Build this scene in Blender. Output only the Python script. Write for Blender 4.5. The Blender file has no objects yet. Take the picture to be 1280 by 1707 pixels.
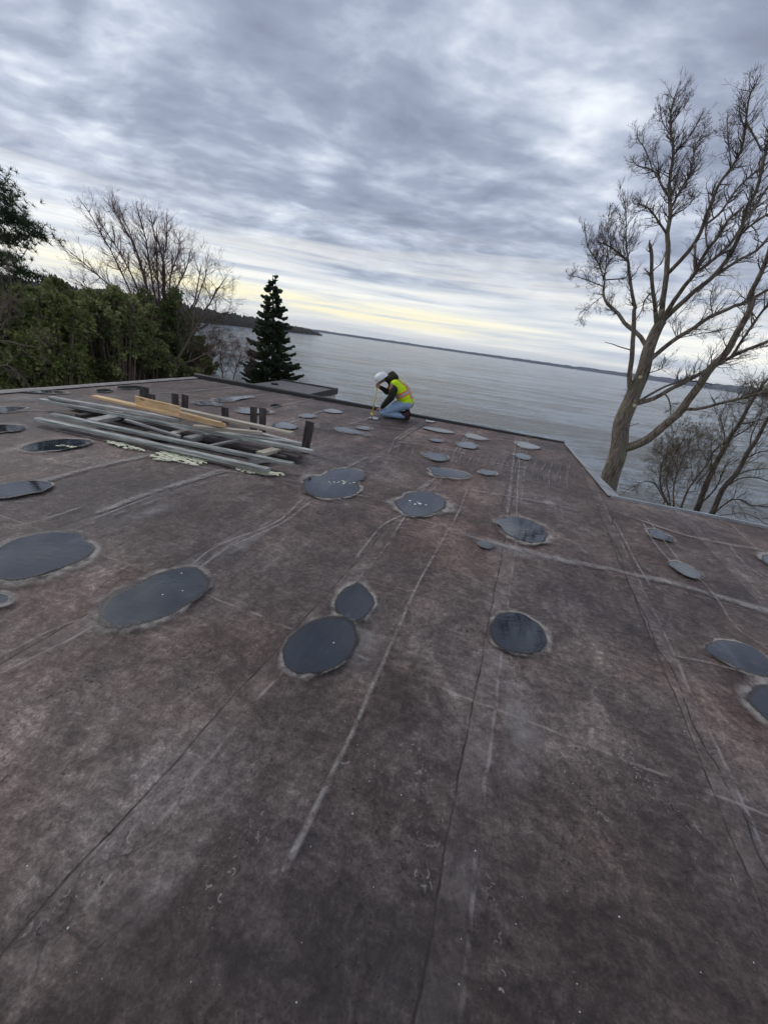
import bpy, bmesh, math, random
from mathutils import Vector, Matrix, noise as mn
R = math.radians
C = bpy.context.scene.collection
SC = bpy.context.scene
# ------------------------------------------------------------------ camera
F_PX, PITCH, ROLL, H = 641.0, R(23.82), R(8.2), 1.55
_F = Vector((0, math.cos(PITCH), -math.sin(PITCH)))
_U0 = Vector((0, math.sin(PITCH), math.cos(PITCH)))
_R0 = Vector((1, 0, 0))
_RT = _R0*math.cos(ROLL) + _U0*math.sin(ROLL)
_UP = -_R0*math.sin(ROLL) + _U0*math.cos(ROLL)
cd = bpy.data.cameras.new('camera'); cam = bpy.data.objects.new('camera', cd); C.objects.link(cam)
cam.matrix_world = Matrix(((_RT.x, _UP.x, -_F.x, 0), (_RT.y, _UP.y, -_F.y, 0), (_RT.z, _UP.z, -_F.z, H), (0, 0, 0, 1)))
cd.sensor_fit = 'VERTICAL'; cd.sensor_height = 36.0; cd.lens = 36.0*F_PX/1707.0
cd.clip_start = 0.05; cd.clip_end = 60000
SC.camera = cam
SC.view_settings.view_transform = 'Standard'; SC.view_settings.look = 'None'
SC.view_settings.exposure = 0.36; SC.view_settings.gamma = 1.0

def ray(px, py): return (_F*F_PX + _RT*(px-640) + _UP*(853.5-py)).normalized()
def at(px, py, z=0.0):
    d = ray(px, py); t = (z-H)/d.z
    return Vector((d.x*t, d.y*t, z))
def far(px, py, D):
    d = ray(px, py); t = D/math.hypot(d.x, d.y)
    return Vector((d.x*t, d.y*t, H+d.z*t))

# ------------------------------------------------------------------ node helpers
class NT:
    def __init__(s, nt): s.nt = nt; s.n = nt.nodes; s.l = nt.links
    def put(s, sock, v):
        if v is None: return
        if isinstance(v, bpy.types.NodeSocket): s.l.new(v, sock)
        elif isinstance(v, (tuple, list)):
            n = len(sock.default_value)
            v = tuple(v)
            if len(v) < n: v = v + (1.0,)
            sock.default_value = v[:n]
        else:
            try: sock.default_value = v
            except Exception: sock.default_value = (v, v, v, 1)[:len(sock.default_value)]
    def mk(s, t, props=None, **k):
        n = s.n.new(t)
        for a, b in (props or {}).items(): setattr(n, a, b)
        for a, b in k.items():
            key = a.replace('_', ' ')
            if a.startswith('i') and a[1:].isdigit(): s.put(n.inputs[int(a[1:])], b)
            else: s.put(n.inputs[key], b)
        return n
    def m(s, op, a, b=None, c=None, clamp=False):
        n = s.n.new('ShaderNodeMath'); n.operation = op; n.use_clamp = clamp
        s.put(n.inputs[0], a); s.put(n.inputs[1], b); s.put(n.inputs[2], c)
        return n.outputs[0]
    def vm(s, op, a, b=None, out=0, scale=None):
        n = s.n.new('ShaderNodeVectorMath'); n.operation = op
        s.put(n.inputs[0], a); s.put(n.inputs[1], b)
        if scale is not None: s.put(n.inputs['Scale'], scale)
        return n.outputs[out]
    def noise(s, vec, scale, detail=4, rough=.5, dist=0.0, out=0):
        n = s.mk('ShaderNodeTexNoise', Vector=vec, Scale=scale, Detail=detail, Roughness=rough, Distortion=dist)
        return n.outputs[out]
    def mapping(s, vec, loc=(0,0,0), rot=(0,0,0), sc=(1,1,1)):
        return s.mk('ShaderNodeMapping', Vector=vec, Location=loc, Rotation=rot, Scale=sc).outputs[0]
    def ramp(s, fac, stops, interp='LINEAR'):
        n = s.n.new('ShaderNodeValToRGB'); s.put(n.inputs[0], fac)
        cr = n.color_ramp; cr.interpolation = interp
        while len(cr.elements) < len(stops): cr.elements.new(.5)
        for e, (p, c) in zip(cr.elements, stops):
            e.position = p
            e.color = (c, c, c, 1) if isinstance(c, (int, float)) else tuple(c)+(1,)
        return n.outputs[0]
    def sm(s, v, a, b):   # smoothstep a..b -> 0..1
        n = s.n.new('ShaderNodeMapRange'); n.interpolation_type = 'SMOOTHSTEP'
        s.put(n.inputs['Value'], v); s.put(n.inputs['From Min'], a); s.put(n.inputs['From Max'], b)
        return n.outputs[0]
    def mix(s, f, a, b, blend='MIX'):
        n = s.n.new('ShaderNodeMix'); n.data_type = 'RGBA'; n.blend_type = blend
        s.put(n.inputs[0], f); s.put(n.inputs[6], a); s.put(n.inputs[7], b)
        return n.outputs[2]
    def bump(s, h, strength=.5, dist=.01, normal=None):
        return s.mk('ShaderNodeBump', Height=h, Strength=strength, Distance=dist, Normal=normal).outputs[0]

def mat(name):
    m = bpy.data.materials.new(name); m.use_nodes = True; m.node_tree.nodes.clear()
    t = NT(m.node_tree); t.out = t.n.new('ShaderNodeOutputMaterial'); t.mat = m
    return t
def pbsdf(t, color, rough=.8, normal=None, spec=.5, ior=None, **k):
    b = t.n.new('ShaderNodeBsdfPrincipled')
    t.put(b.inputs['Base Color'], color); t.put(b.inputs['Roughness'], rough)
    if normal is not None: t.put(b.inputs['Normal'], normal)
    t.put(b.inputs['Specular IOR Level'], spec)
    if ior: b.inputs['IOR'].default_value = ior
    for a, v in k.items(): t.put(b.inputs[a.replace('_', ' ')], v)
    return b.outputs[0]
def fin(t, sh): t.l.new(sh, t.out.inputs[0]); return t.mat
def objco(t): return t.n.new('ShaderNodeTexCoord').outputs['Object']
def posco(t): return t.n.new('ShaderNodeNewGeometry').outputs['Position']

# ------------------------------------------------------------------ world: overcast sky
SUN_EL, SUN_AZ = R(38), R(-62)         # azimuth from +Y, negative = left
w = bpy.data.worlds.new('World'); SC.world = w; w.use_nodes = True; w.node_tree.nodes.clear()
t = NT(w.node_tree)
sky = t.mk('ShaderNodeTexSky'); sky.sky_type = 'NISHITA'; sky.sun_disc = False
sky.sun_elevation = SUN_EL; sky.sun_rotation = SUN_AZ
d = t.vm('NORMALIZE', t.n.new('ShaderNodeTexCoord').outputs['Generated'])
sx = t.mk('ShaderNodeSeparateXYZ', Vector=d)
X, Y, Z = sx.outputs
zc = t.m('MAXIMUM', Z, 0.0)
den = t.m('ADD', zc, 0.17)
P = t.mk('ShaderNodeCombineXYZ', X=t.m('DIVIDE', X, den), Y=t.m('DIVIDE', Y, den), Z=0.0).outputs[0]
def pl(px, py):
    v = ray(px, py); k = max(v.z, 0)+.17
    return (v.x/k, v.y/k, 0.0)
warp = t.noise(P, 1.1, 4, .5, out=1)
P2 = t.vm('ADD', P, t.vm('SCALE', t.vm('SUBTRACT', warp, (.5, .5, .5)), scale=.30))
big = t.noise(t.mapping(P2, loc=(3.1, 1.7, 0), rot=(0, 0, R(-16)), sc=(.95, 1.15, 1)), 2.0, 6, .50)
mid = t.noise(t.mapping(P2, loc=(9.1, 4.7, 0), rot=(0, 0, R(-20)), sc=(1.0, 1.45, 1)), 3.9, 6, .5)
rip = t.noise(t.mapping(P2, loc=(1.1, 7.7, 0), rot=(0, 0, R(-34)), sc=(1.0, 1.6, 1)), 9.0, 5, .5)
v = t.m('MULTIPLY', big, .50)
v = t.m('MULTIPLY_ADD', mid, .33, v)
v = t.m('MULTIPLY_ADD', rip, .17, v)
v = t.m('MULTIPLY_ADD', t.m('SUBTRACT', v, .5), 2.0, .43)
# broad lighter and darker parts of the cloud deck (centre, radius, gain)
for (px, py, r, g) in [(585, 80, .13, .20), (960, 205, .22, .22), (980, 300, .25, .16), (430, 75, .2, -.08), (720, 170, .35, -.10),
                       (60, 215, .25, .16), (1230, 60, .3, -.06), (150, 100, .25, .05), (700, 400, 1.1, -.06), (330, 240, .4, -.05), (1050, 200, .2, .1),
                       (40, 340, .5, .16), (620, 30, .1, .06), (830, 60, .12, .08), (250, 380, .7, .06)]:
    c = pl(px, py)
    dist = t.vm('DISTANCE', P2, c, out=1)
    g_ = t.m('MULTIPLY', t.m('EXPONENT', t.m('MULTIPLY', t.m('POWER', t.m('DIVIDE', dist, r), 2.0), -1.0)), g)
    v = t.m('ADD', v, g_)
cloud = t.ramp(v, [(.10, (.20, .225, .30)), (.36, (.29, .325, .42)), (.53, (.43, .475, .575)), (.70, (.66, .70, .77)), (.88, (.93, .95, .96))])
# near the horizon the deck thins: cream, blue-grey and yellow bands
azn = t.m('ARCTAN2', X, Y)
band = t.noise(t.mk('ShaderNodeCombineXYZ', X=t.m('MULTIPLY', azn, 1.6), Y=t.m('MULTIPLY', Z, 34.0), Z=0.0).outputs[0], 1.3, 5, .55, .3)
low = t.m('SUBTRACT', 1.0, t.sm(Z, .05, .26))
cream = t.ramp(band, [(.30, (.42, .48, .57)), (.46, (.64, .67, .70)), (.60, (.86, .85, .80))])
col = t.mix(t.m('MULTIPLY', low, t.sm(t.m('ADD', band, t.m('MULTIPLY', low, .35)), .45, .75)), cloud, cream)
yb = t.m('MULTIPLY', t.m('MULTIPLY', t.sm(Z, .022, .045), t.m('SUBTRACT', 1.0, t.sm(Z, .055, .09))),
         t.m('SUBTRACT', 1.0, t.sm(t.m('ABSOLUTE', t.m('ADD', azn, .22)), .22, .68)))
yb = t.m('MULTIPLY', yb, t.m('MULTIPLY', t.sm(band, .36, .58), .75))
col = t.mix(yb, col, (.93, .84, .50))
hz = t.m('SUBTRACT', 1.0, t.sm(Z, .0, .03))
col = t.mix(t.m('MULTIPLY', hz, .75), col, (.60, .635, .67))
below = t.m('SUBTRACT', 1.0, t.sm(Z, -.03, -.001))
skyc = t.vm('SCALE', sky.outputs[0], scale=.10)
mixed = t.mix(.93, skyc, col)
mixed = t.mix(below, mixed, (.20, .21, .23))
bg = t.mk('ShaderNodeBackground', Color=mixed, Strength=1.0)
wo = t.n.new('ShaderNodeOutputWorld'); t.l.new(bg.outputs[0], wo.inputs[0])

sl = bpy.data.lights.new('sun', 'SUN'); sl.energy = 0.9; sl.angle = R(20); sl.color = (1.0, .95, .86)
so = bpy.data.objects.new('sun', sl); C.objects.link(so)
sd = Vector((math.sin(SUN_AZ)*math.cos(SUN_EL), math.cos(SUN_AZ)*math.cos(SUN_EL), math.sin(SUN_EL)))
so.rotation_euler = sd.to_track_quat('Z', 'Y').to_euler(); so.location = (0, 0, 30)

# ------------------------------------------------------------------ mesh helpers
class MB:
    def __init__(s): s.v = []; s.f = []; s.mi = []; s.uv = {}
    def add(s, vs, fs, mi=0, uvs=None):
        o = len(s.v); s.v.extend([tuple(p) for p in vs])
        for f in fs: s.f.append(tuple(i+o for i in f)); s.mi.append(mi)
        if uvs:
            for i, u in enumerate(uvs): s.uv[o+i] = u
    def box(s, c, sz, M=None, mi=0):
        x, y, z = [q/2 for q in sz]
        vs = [Vector((a*x, b*y, e*z)) for a in (-1, 1) for b in (-1, 1) for e in (-1, 1)]
        if M is not None: vs = [M @ p for p in vs]
        vs = [p+Vector(c) for p in vs]
        s.add(vs, [(0,1,3,2), (4,6,7,5), (0,4,5,1), (2,3,7,6), (0,2,6,4), (1,5,7,3)], mi)
    def tube(s, pts, rad, n=6, mi=0, cap=True):
        pts = [Vector(p) for p in pts]; k = len(pts); vs = []
        if k < 2: return
        ref = None
        for i, p in enumerate(pts):
            tg = (pts[min(i+1, k-1)]-pts[max(i-1, 0)])
            if tg.length < 1e-9: tg = Vector((0, 0, 1))
            tg.normalize()
            if ref is None:
                ref = tg.orthogonal().normalized()
            ref = (ref - tg*ref.dot(tg))
            if ref.length < 1e-6: ref = tg.orthogonal()
            ref.normalize(); b = tg.cross(ref); r = rad[i]
            for j in range(n):
                a = 2*math.pi*j/n
                vs.append(p + (ref*math.cos(a)+b*math.sin(a))*r)
        fs = [(i*n+j, i*n+(j+1) % n, (i+1)*n+(j+1) % n, (i+1)*n+j) for i in range(k-1) for j in range(n)]
        if cap: fs += [tuple(range(n-1, -1, -1)), tuple(range((k-1)*n, k*n))]
        s.add(vs, fs, mi)
    def build(s, name, mats, parent=None, smooth=False, loc=None):
        me = bpy.data.meshes.new(name)
        vs = s.v
        if loc is not None:
            L = Vector(loc); vs = [tuple(Vector(p)-L) for p in vs]
        me.from_pydata(vs, [], s.f); me.update()
        if not isinstance(mats, (list, tuple)): mats = [mats]
        for m in mats: me.materials.append(m)
        me.polygons.foreach_set('material_index', s.mi)
        if s.uv:
            uvl = me.uv_layers.new(name='uv')
            dat = [0.0]*(2*len(me.loops)); vi = [0]*len(me.loops); me.loops.foreach_get('vertex_index', vi)
            for li, q in enumerate(vi):
                u = s.uv.get(q, (0, 0)); dat[2*li] = u[0]; dat[2*li+1] = u[1]
            uvl.data.foreach_set('uv', dat)
        if smooth: me.polygons.foreach_set('use_smooth', [True]*len(me.polygons))
        o = bpy.data.objects.new(name, me); C.objects.link(o)
        if loc is not None: o.location = loc
        if parent is not None: o.parent = parent
        return o
def tag(o, label=None, cat=None, group=None, kind=None):
    if label: o['label'] = label
    if cat: o['category'] = cat
    if group: o['group'] = group
    if kind: o['kind'] = kind
    return o
def empty(name, label, cat, loc=(0, 0, 0), group=None, rz=0):
    o = bpy.data.objects.new(name, None); C.objects.link(o); o.location = loc; o.rotation_euler = (0, 0, rz)
    o.empty_display_size = .2
    return tag(o, label, cat, group)
def catmull(pts, per, closed=False):
    n = len(pts); out = []
    P_ = [Vector(p) for p in pts]
    rng = range(n) if closed else range(n-1)
    for i in rng:
        if closed: a, b, c, e = P_[(i-1) % n], P_[i], P_[(i+1) % n], P_[(i+2) % n]
        else: a, b, c, e = P_[max(i-1, 0)], P_[i], P_[i+1], P_[min(i+2, n-1)]
        for k in range(per):
            u = k/per
            out.append(.5*((2*b)+(c-a)*u+(2*a-5*b+4*c-e)*u*u+(3*b-a-3*c+e)*u**3))
    if not closed: out.append(P_[-1])
    return out

# ------------------------------------------------------------------ materials
RROT = R(11.2)   # roof axes are turned by this
def make_roof_mat():
    t = mat('roof_membrane_worn')
    p = posco(t)
    q = t.mapping(p, rot=(0, 0, RROT))
    wv = t.vm('ADD', q, t.vm('SCALE', t.vm('SUBTRACT', t.noise(q, 1.7, 3, .5, out=1), (.5,)*3), scale=.5))
    blot = t.noise(wv, .55, 6, .6)
    blot2 = t.noise(t.mapping(wv, loc=(7, 3, 0), sc=(1.0, .55, 1)), 1.9, 6, .65)
    qs = t.vm('ADD', q, t.vm('SCALE', t.vm('SUBTRACT', t.noise(q, 1.1, 2, .5, out=1), (.5,)*3), scale=.12))
    stx = t.noise(t.mapping(qs, rot=(0, 0, .12), sc=(1.6, 9, 1)), 3.4, 7, .72)     # scuffs across
    sty = t.noise(t.mapping(qs, loc=(3, 9, 0), sc=(8, .8, 1)), 1.8, 6, .66)        # scuffs along
    fine = t.noise(q, 34, 6, .72)
    grain = t.noise(q, 110, 4, .75)
    dg = t.noise(t.mapping(qs, rot=(0, 0, .7), sc=(6, 1.3, 1)), 2.4, 6, .7)
    blot3 = t.noise(t.mapping(wv, loc=(1, 6, 3)), 8.5, 6, .7, .6)
    v = t.m('MULTIPLY', blot, .42)
    v = t.m('MULTIPLY_ADD', blot2, .42, v)
    v = t.m('MULTIPLY_ADD', blot3, .40, v)
    v = t.m('MULTIPLY_ADD', stx, .20, v)
    v = t.m('MULTIPLY_ADD', sty, .03, v)
    v = t.m('MULTIPLY_ADD', dg, .10, v)
    v = t.m('MULTIPLY_ADD', fine, .42, v)
    v = t.m('MULTIPLY_ADD', grain, .34, v)
    v = t.m('SUBTRACT', v, .665)
    v = t.m('MULTIPLY_ADD', t.m('SUBTRACT', v, .5), 1.95, .465)
    col = t.ramp(v, [(.10, (.026, .021, .020)), (.34, (.072, .057, .052)), (.52, (.132, .108, .098)), (.70, (.23, .197, .178)), (.92, (.48, .43, .39))])
    # welded sheets: about a metre wide, each with its own tone, laps between them
    qq = t.mapping(p, rot=(0, 0, R(17.3)))
    wob = t.m('MULTIPLY', t.m('SUBTRACT', t.noise(p, 3.0, 4, .6), .5), .05)
    sq = t.mk('ShaderNodeSeparateXYZ', Vector=qq).outputs
    xs_ = t.m('DIVIDE', t.m('ADD', t.m('ADD', sq[0], .90), wob), 1.03)
    ix = t.m('FLOOR', xs_); fx = t.m('MULTIPLY', t.m('FRACT', xs_), 1.03)
    ys_ = t.m('DIVIDE', t.m('ADD', t.m('SUBTRACT', sq[1], 3.42), t.m('ADD', wob, t.m('MULTIPLY', t.m('FRACT', t.m('MULTIPLY', ix, .37)), 0.0))), 1.92)
    iy = t.m('FLOOR', ys_); fy = t.m('MULTIPLY', t.m('FRACT', ys_), 1.92)
    wn = t.mk('ShaderNodeTexWhiteNoise', {'noise_dimensions': '2D'}, Vector=t.mk('ShaderNodeCombineXYZ', X=ix, Y=iy, Z=0.0).outputs[0]).outputs[0]
    col = t.mix(1.0, col, t.ramp(wn, [(0, (.84, .83, .83)), (.5, (1, 1, 1)), (1, (1.14, 1.12, 1.11))]), 'MULTIPLY')
    brk = t.sm(t.noise(t.mapping(p, loc=(3, 3, 8)), 5.0, 5, .7), .42, .60)
    lap = t.m('MULTIPLY', t.m('SUBTRACT', 1.0, t.sm(fx, .095, .112)), 1.0)
    l1 = t.m('SUBTRACT', 1.0, t.sm(t.m('ABSOLUTE', t.m('SUBTRACT', fx, .004)), .0015, .0085))
    l2 = t.m('SUBTRACT', 1.0, t.sm(t.m('ABSOLUTE', t.m('SUBTRACT', fx, .108)), .002, .012))
    l3 = t.m('SUBTRACT', 1.0, t.sm(t.m('ABSOLUTE', t.m('SUBTRACT', fy, .01)), .002, .011))
    col = t.mix(t.m('MULTIPLY', lap, t.m('MULTIPLY_ADD', brk, .16, .02)), col, (.34, .31, .29))
    col = t.mix(t.m('MULTIPLY', l1, t.m('MULTIPLY_ADD', brk, .5, .45)), col, (.022, .018, .017))
    col = t.mix(t.m('MULTIPLY', t.m('MAXIMUM', l2, t.m('MULTIPLY', l3, .8)), t.m('MULTIPLY', brk, .55)), col, (.42, .385, .36))
    # reddish / bluish tint by patch
    tint = t.noise(t.mapping(q, loc=(11, 5, 2)), .75, 4, .6)
    col = t.mix(1.0, col, t.ramp(tint, [(.36, (.92, .99, 1.06)), (.5, (1, 1, 1)), (.64, (1.08, .96, .94))]), 'MULTIPLY')
    # one even warm tint over the whole membrane
    sy = t.mk('ShaderNodeSeparateXYZ', Vector=wv).outputs
    col = t.mix(1.0, col, (.98, .915, .90), 'MULTIPLY')
    # membrane cracks
    vor = t.mk('ShaderNodeTexVoronoi', {'feature': 'DISTANCE_TO_EDGE'}, Vector=wv, Scale=5.0).outputs[0]
    vor = t.m('SUBTRACT', 1.0, t.sm(vor, .0, .035))
    vm_ = t.m('MULTIPLY', vor, t.sm(t.noise(q, 1.1, 2, .5), .56, .68))
    col = t.mix(t.m('MULTIPLY', vm_, .35), col, (.035, .03, .03))
    pit = t.m('MULTIPLY', t.sm(t.noise(t.mapping(q, loc=(8, 2, 1)), 42, 4, .7), .60, .68), t.sm(t.noise(t.mapping(q, loc=(1, 9, 5)), 1.6, 4, .65), .47, .60))
    col = t.mix(t.m('MULTIPLY', pit, .6), col, (.022, .019, .018))
    # chalky flecks
    fl = t.m('MULTIPLY', t.sm(t.noise(t.mapping(q, loc=(5, 5, 5)), 55, 3, .6), .70, .76), t.sm(t.noise(t.mapping(q, loc=(4, 1, 5)), 2.2, 3, .6), .48, .62))
    col = t.mix(t.m('MULTIPLY', fl, .75), col, (.45, .42, .40))
    wr = t.noise(t.mapping(qs, loc=(2, 8, 1), sc=(1, 1.9, 1)), 10, 6, .66, .35)
    hgt = t.m('ADD', t.m('MULTIPLY', t.m('ADD', wr, t.m('MULTIPLY', blot3, .8)), .6), t.m('ADD', t.m('MULTIPLY', fine, .38), t.m('ADD', t.m('MULTIPLY', grain, .10), t.m('MULTIPLY', stx, .3))))
    hgt = t.m('SUBTRACT', hgt, t.m('ADD', t.m('MULTIPLY', vm_, .15), t.m('MULTIPLY', pit, .25)))
    hgt = t.m('ADD', hgt, t.m('MULTIPLY', lap, .22))
    hgt = t.m('SUBTRACT', hgt, t.m('MULTIPLY', l1, .3))
    nrm = t.bump(hgt, 1.0, .014)
    rough = t.m('ADD', .52, t.m('MULTIPLY', v, .32))
    return fin(t, pbsdf(t, col, rough, nrm, spec=.34))
def make_decal(name, color, kind):
    """surface marks laid on the membrane; v runs across (-1..1) or outward (0..1)"""
    t = mat(name)
    uv = t.n.new('ShaderNodeUVMap').outputs[0]
    s_ = t.mk('ShaderNodeSeparateXYZ', Vector=uv).outputs
    p = posco(t)
    n1 = t.noise(p, 14, 5, .7); n2 = t.noise(p, 60, 4, .7); n0 = t.noise(p, 2.3, 3, .6)
    av = t.m('ABSOLUTE', s_[1])
    if kind == 'pale':
        edge = t.m('SUBTRACT', 1.0, av)
        a = t.m('MULTIPLY', t.sm(edge, .0, .9), t.sm(t.m('ADD', t.m('MULTIPLY', n1, .6), t.m('ADD', t.m('MULTIPLY', n0, .5), t.m('MULTIPLY', n2, .25))), .50, .88))
        a = t.m('MULTIPLY', a, .80)
    elif kind == 'crack':
        edge = t.m('SUBTRACT', 1.0, av)
        a = t.m('MULTIPLY', t.sm(t.m('ADD', edge, t.m('MULTIPLY', t.m('SUBTRACT', n2, .5), 1.6)), .1, .8), t.sm(t.m('ADD', n0, t.m('MULTIPLY', n1, .8)), .66, .92))
        a = t.m('MULTIPLY', a, .9)
    elif kind == 'stripe':
        a = t.m('MULTIPLY', t.m('MULTIPLY', t.sm(t.m('SUBTRACT', 1.0, av), 0, .9), t.sm(n1, .35, .6)), .35)
    elif kind == 'halo':
        a = t.m('MULTIPLY', t.m('MULTIPLY', t.sm(s_[1], .0, .3), t.m('SUBTRACT', 1.0, t.sm(s_[1], .35, 1.0))), t.sm(t.m('ADD', n0, t.m('MULTIPLY', n1, .8)), .68, 1.1))
        a = t.m('MULTIPLY', a, .8)
    elif kind == 'wet':
        a = t.m('SUBTRACT', 1.0, t.sm(t.m('ADD', s_[1], t.m('MULTIPLY', t.m('SUBTRACT', n1, .5), .9)), .12, .95))
        a = t.m('MULTIPLY', a, .9)
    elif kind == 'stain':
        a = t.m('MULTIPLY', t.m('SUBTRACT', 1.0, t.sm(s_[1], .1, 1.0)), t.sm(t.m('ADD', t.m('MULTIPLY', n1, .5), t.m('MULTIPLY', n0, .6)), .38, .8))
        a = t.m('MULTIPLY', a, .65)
    col = t.mix(n2, tuple(c*.7 for c in color), tuple(min(c*1.3, 1) for c in color))
    b = pbsdf(t, col, .35 if kind == 'wet' else .8, t.bump(n2, .5, .006), spec=.5)
    tr = t.n.new('ShaderNodeBsdfTransparent')
    ms = t.mk('ShaderNodeMixShader', i0=a, i1=tr.outputs[0], i2=b)
    return fin(t, ms.outputs[0])
def simple(name, c1, c2, scale=8, rough=.8, bumpd=.004, stretch=(1, 1, 1), spec=.4, detail=5, bstr=.6, metallic=0.0):
    t = mat(name); p = t.mapping(objco(t), sc=stretch)
    n = t.noise(p, scale, detail, .65); n2 = t.noise(p, scale*7, 3, .6)
    col = t.ramp(t.m('ADD', t.m('MULTIPLY', n, .75), t.m('MULTIPLY', n2, .25)), [(.32, c1), (.68, c2)])
    return fin(t, pbsdf(t, col, rough, t.bump(t.m('ADD', n, t.m('MULTIPLY', n2, .5)), bstr, bumpd), spec=spec, Metallic=metallic))
def wood(name, c1, c2, c3):
    t = mat(name); uv = t.n.new('ShaderNodeUVMap').outputs[0]
    oi = t.n.new('ShaderNodeObjectInfo').outputs['Random']
    p = t.vm('ADD', t.mapping(uv, sc=(1, 1, 1)), t.mk('ShaderNodeCombineXYZ', X=t.m('MULTIPLY', oi, 37.0), Y=t.m('MULTIPLY', oi, 11.0), Z=0.0).outputs[0])
    g = t.noise(t.mapping(p, sc=(1.6, 42, 1)), 2.0, 6, .7, .4)
    b = t.noise(t.mapping(p, sc=(1.2, 5, 1)), 2.2, 4, .6)
    g2 = t.noise(t.mapping(p, sc=(.9, 90, 1)), 2.0, 3, .7)
    k = t.mk('ShaderNodeTexVoronoi', Vector=t.mapping(p, sc=(1.5, 9, 1)), Scale=1.0).outputs[0]
    v = t.m('ADD', t.m('MULTIPLY', g, .6), t.m('MULTIPLY', b, .4))
    col = t.ramp(v, [(.36, c1), (.5, c2), (.62, c3)])
    col = t.mix(t.m('MULTIPLY', t.m('SUBTRACT', 1.0, t.sm(k, .03, .12)), .7), col, tuple(c*.35 for c in c1))
    col = t.mix(t.m('MULTIPLY', t.sm(g2, .60, .68), .75), col, tuple(c*.3 for c in c1))
    col = t.vm('SCALE', col, scale=t.m('MULTIPLY_ADD', oi, .5, .7))
    return fin(t, pbsdf(t, col, .82, t.bump(t.m('SUBTRACT', g, t.m('MULTIPLY', t.sm(g2, .6, .68), .5)), .9, .004), spec=.3))
def bark(name, c1, c2, c3=None):
    t = mat(name); p = posco(t)
    wv = t.vm('ADD', p, t.vm('SCALE', t.vm('SUBTRACT', t.noise(p, 4, 2, .5, out=1), (.5,)*3), scale=.08))
    r = t.noise(t.mapping(wv, sc=(1, 1, .16)), 26, 5, .7)
    r2 = t.noise(p, 3.0, 3, .5)
    col = t.ramp(r, [(.36, c1), (.62, c2)])
    if c3: col = t.mix(t.sm(r2, .5, .7), col, c3)
    return fin(t, pbsdf(t, col, .9, t.bump(r, 1.0, .03), spec=.2))
def leafmat(name, cols, scale=1.2, trans=.15):
    t = mat(name); p = posco(t)
    n = t.noise(p, scale, 3, .6); n2 = t.noise(p, 14, 2, .6)
    v = t.m('ADD', t.m('MULTIPLY', n, .6), t.m('MULTIPLY', n2, .4))
    col = t.ramp(v, [(.36, cols[0]), (.5, cols[1]), (.64, cols[2])])
    b = pbsdf(t, col, .75, spec=.25)
    tl = t.mk('ShaderNodeBsdfTranslucent', Color=col)
    ms = t.mk('ShaderNodeMixShader', i0=trans, i1=b, i2=tl.outputs[0])
    return fin(t, ms.outputs[0])

M = {}
M['roof'] = make_roof_mat()
M['pale'] = make_decal('seam_dust', (.36, .335, .315), 'pale')
M['crack'] = make_decal('seam_crack', (.018, .015, .015), 'crack')
M['halo'] = make_decal('dried_ring', (.40, .37, .34), 'halo')
M['wet'] = make_decal('wet_edge', (.022, .020, .021), 'wet')
M['stain_pale'] = make_decal('pale_wash', (.34, .32, .31), 'stain')
M['stripe'] = make_decal('faint_rib', (.05, .042, .04), 'stripe')
M['dark_stain_or_vignette'] = make_decal('damp_or_vignette', (.035, .03, .03), 'stain')  # damp patches, also the painted foreground vignette
M['black_metal'] = simple('black_edge', (.010, .010, .011), (.028, .027, .027), 6, .55, .003)
M['grey_metal'] = simple('grey_flashing', (.20, .21, .22), (.40, .41, .42), 5, .45, .004, spec=.6)
M['pale_edge'] = simple('pale_edge_strip', (.16, .15, .14), (.36, .34, .32), 9, .7, .005)
M['wall'] = simple('wall_paint', (.50, .49, .46), (.66, .65, .61), 3, .8, .004)
M['lowroof'] = simple('low_roof_felt', (.07, .062, .062), (.19, .175, .17), 3, .6, .01, stretch=(1, 3, 1))
M['woodgrey'] = wood('weathered_timber', (.10, .10, .094), (.38, .37, .35), (.76, .75, .71))
M['woodgreen'] = wood('treated_timber', (.07, .072, .064), (.34, .35, .32), (.74, .74, .70))
M['woodnew'] = wood('fresh_pine', (.48, .29, .13), (.66, .44, .23), (.78, .60, .38))
M['woodpale'] = wood('pale_pine', (.34, .28, .20), (.55, .49, .39), (.72, .67, .57))
M['wooddark'] = wood('dark_weathered_timber', (.030, .024, .022), (.075, .062, .058), (.17, .15, .14))
M['bark'] = bark('maple_bark', (.065, .052, .042), (.30, .25, .20), (.19, .18, .12))
M['bark_twig'] = simple('twig_bark', (.055, .045, .04), (.17, .135, .12), 5, .85)
M['bark_red'] = simple('reddish_twigs', (.10, .055, .055), (.27, .165, .165), 3, .85)
M['bark_brown'] = simple('brown_twigs', (.07, .052, .040), (.20, .155, .12), 3, .85)
M['bark_dark'] = bark('dark_bark', (.035, .028, .024), (.13, .105, .085))
M['cut'] = simple('sawn_wood', (.45, .36, .26), (.62, .53, .42), 20)
M['cedar'] = leafmat('cedar_foliage', [(.05, .07, .022), (.18, .21, .07), (.38, .39, .17)], 1.2, .32)
M['cedar_olive'] = leafmat('juniper_foliage', [(.065, .082, .034), (.20, .225, .09), (.42, .43, .20)], 1.2, .32)
M['cedar_dark'] = leafmat('dark_cedar_foliage', [(.05, .07, .026), (.15, .185, .065), (.33, .36, .14)], 1.2, .3)
M['spruce'] = leafmat('spruce_foliage', [(.022, .040, .024), (.06, .09, .052), (.13, .17, .09)], 1.2, .25)
M['pine'] = leafmat('pine_needles', [(.02, .035, .018), (.05, .08, .04), (.10, .14, .06)], 1.2, .3)
M['bud'] = leafmat('dull_red_leaves', [(.05, .028, .026), (.10, .055, .052), (.16, .09, .085)], 2, .2)
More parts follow.
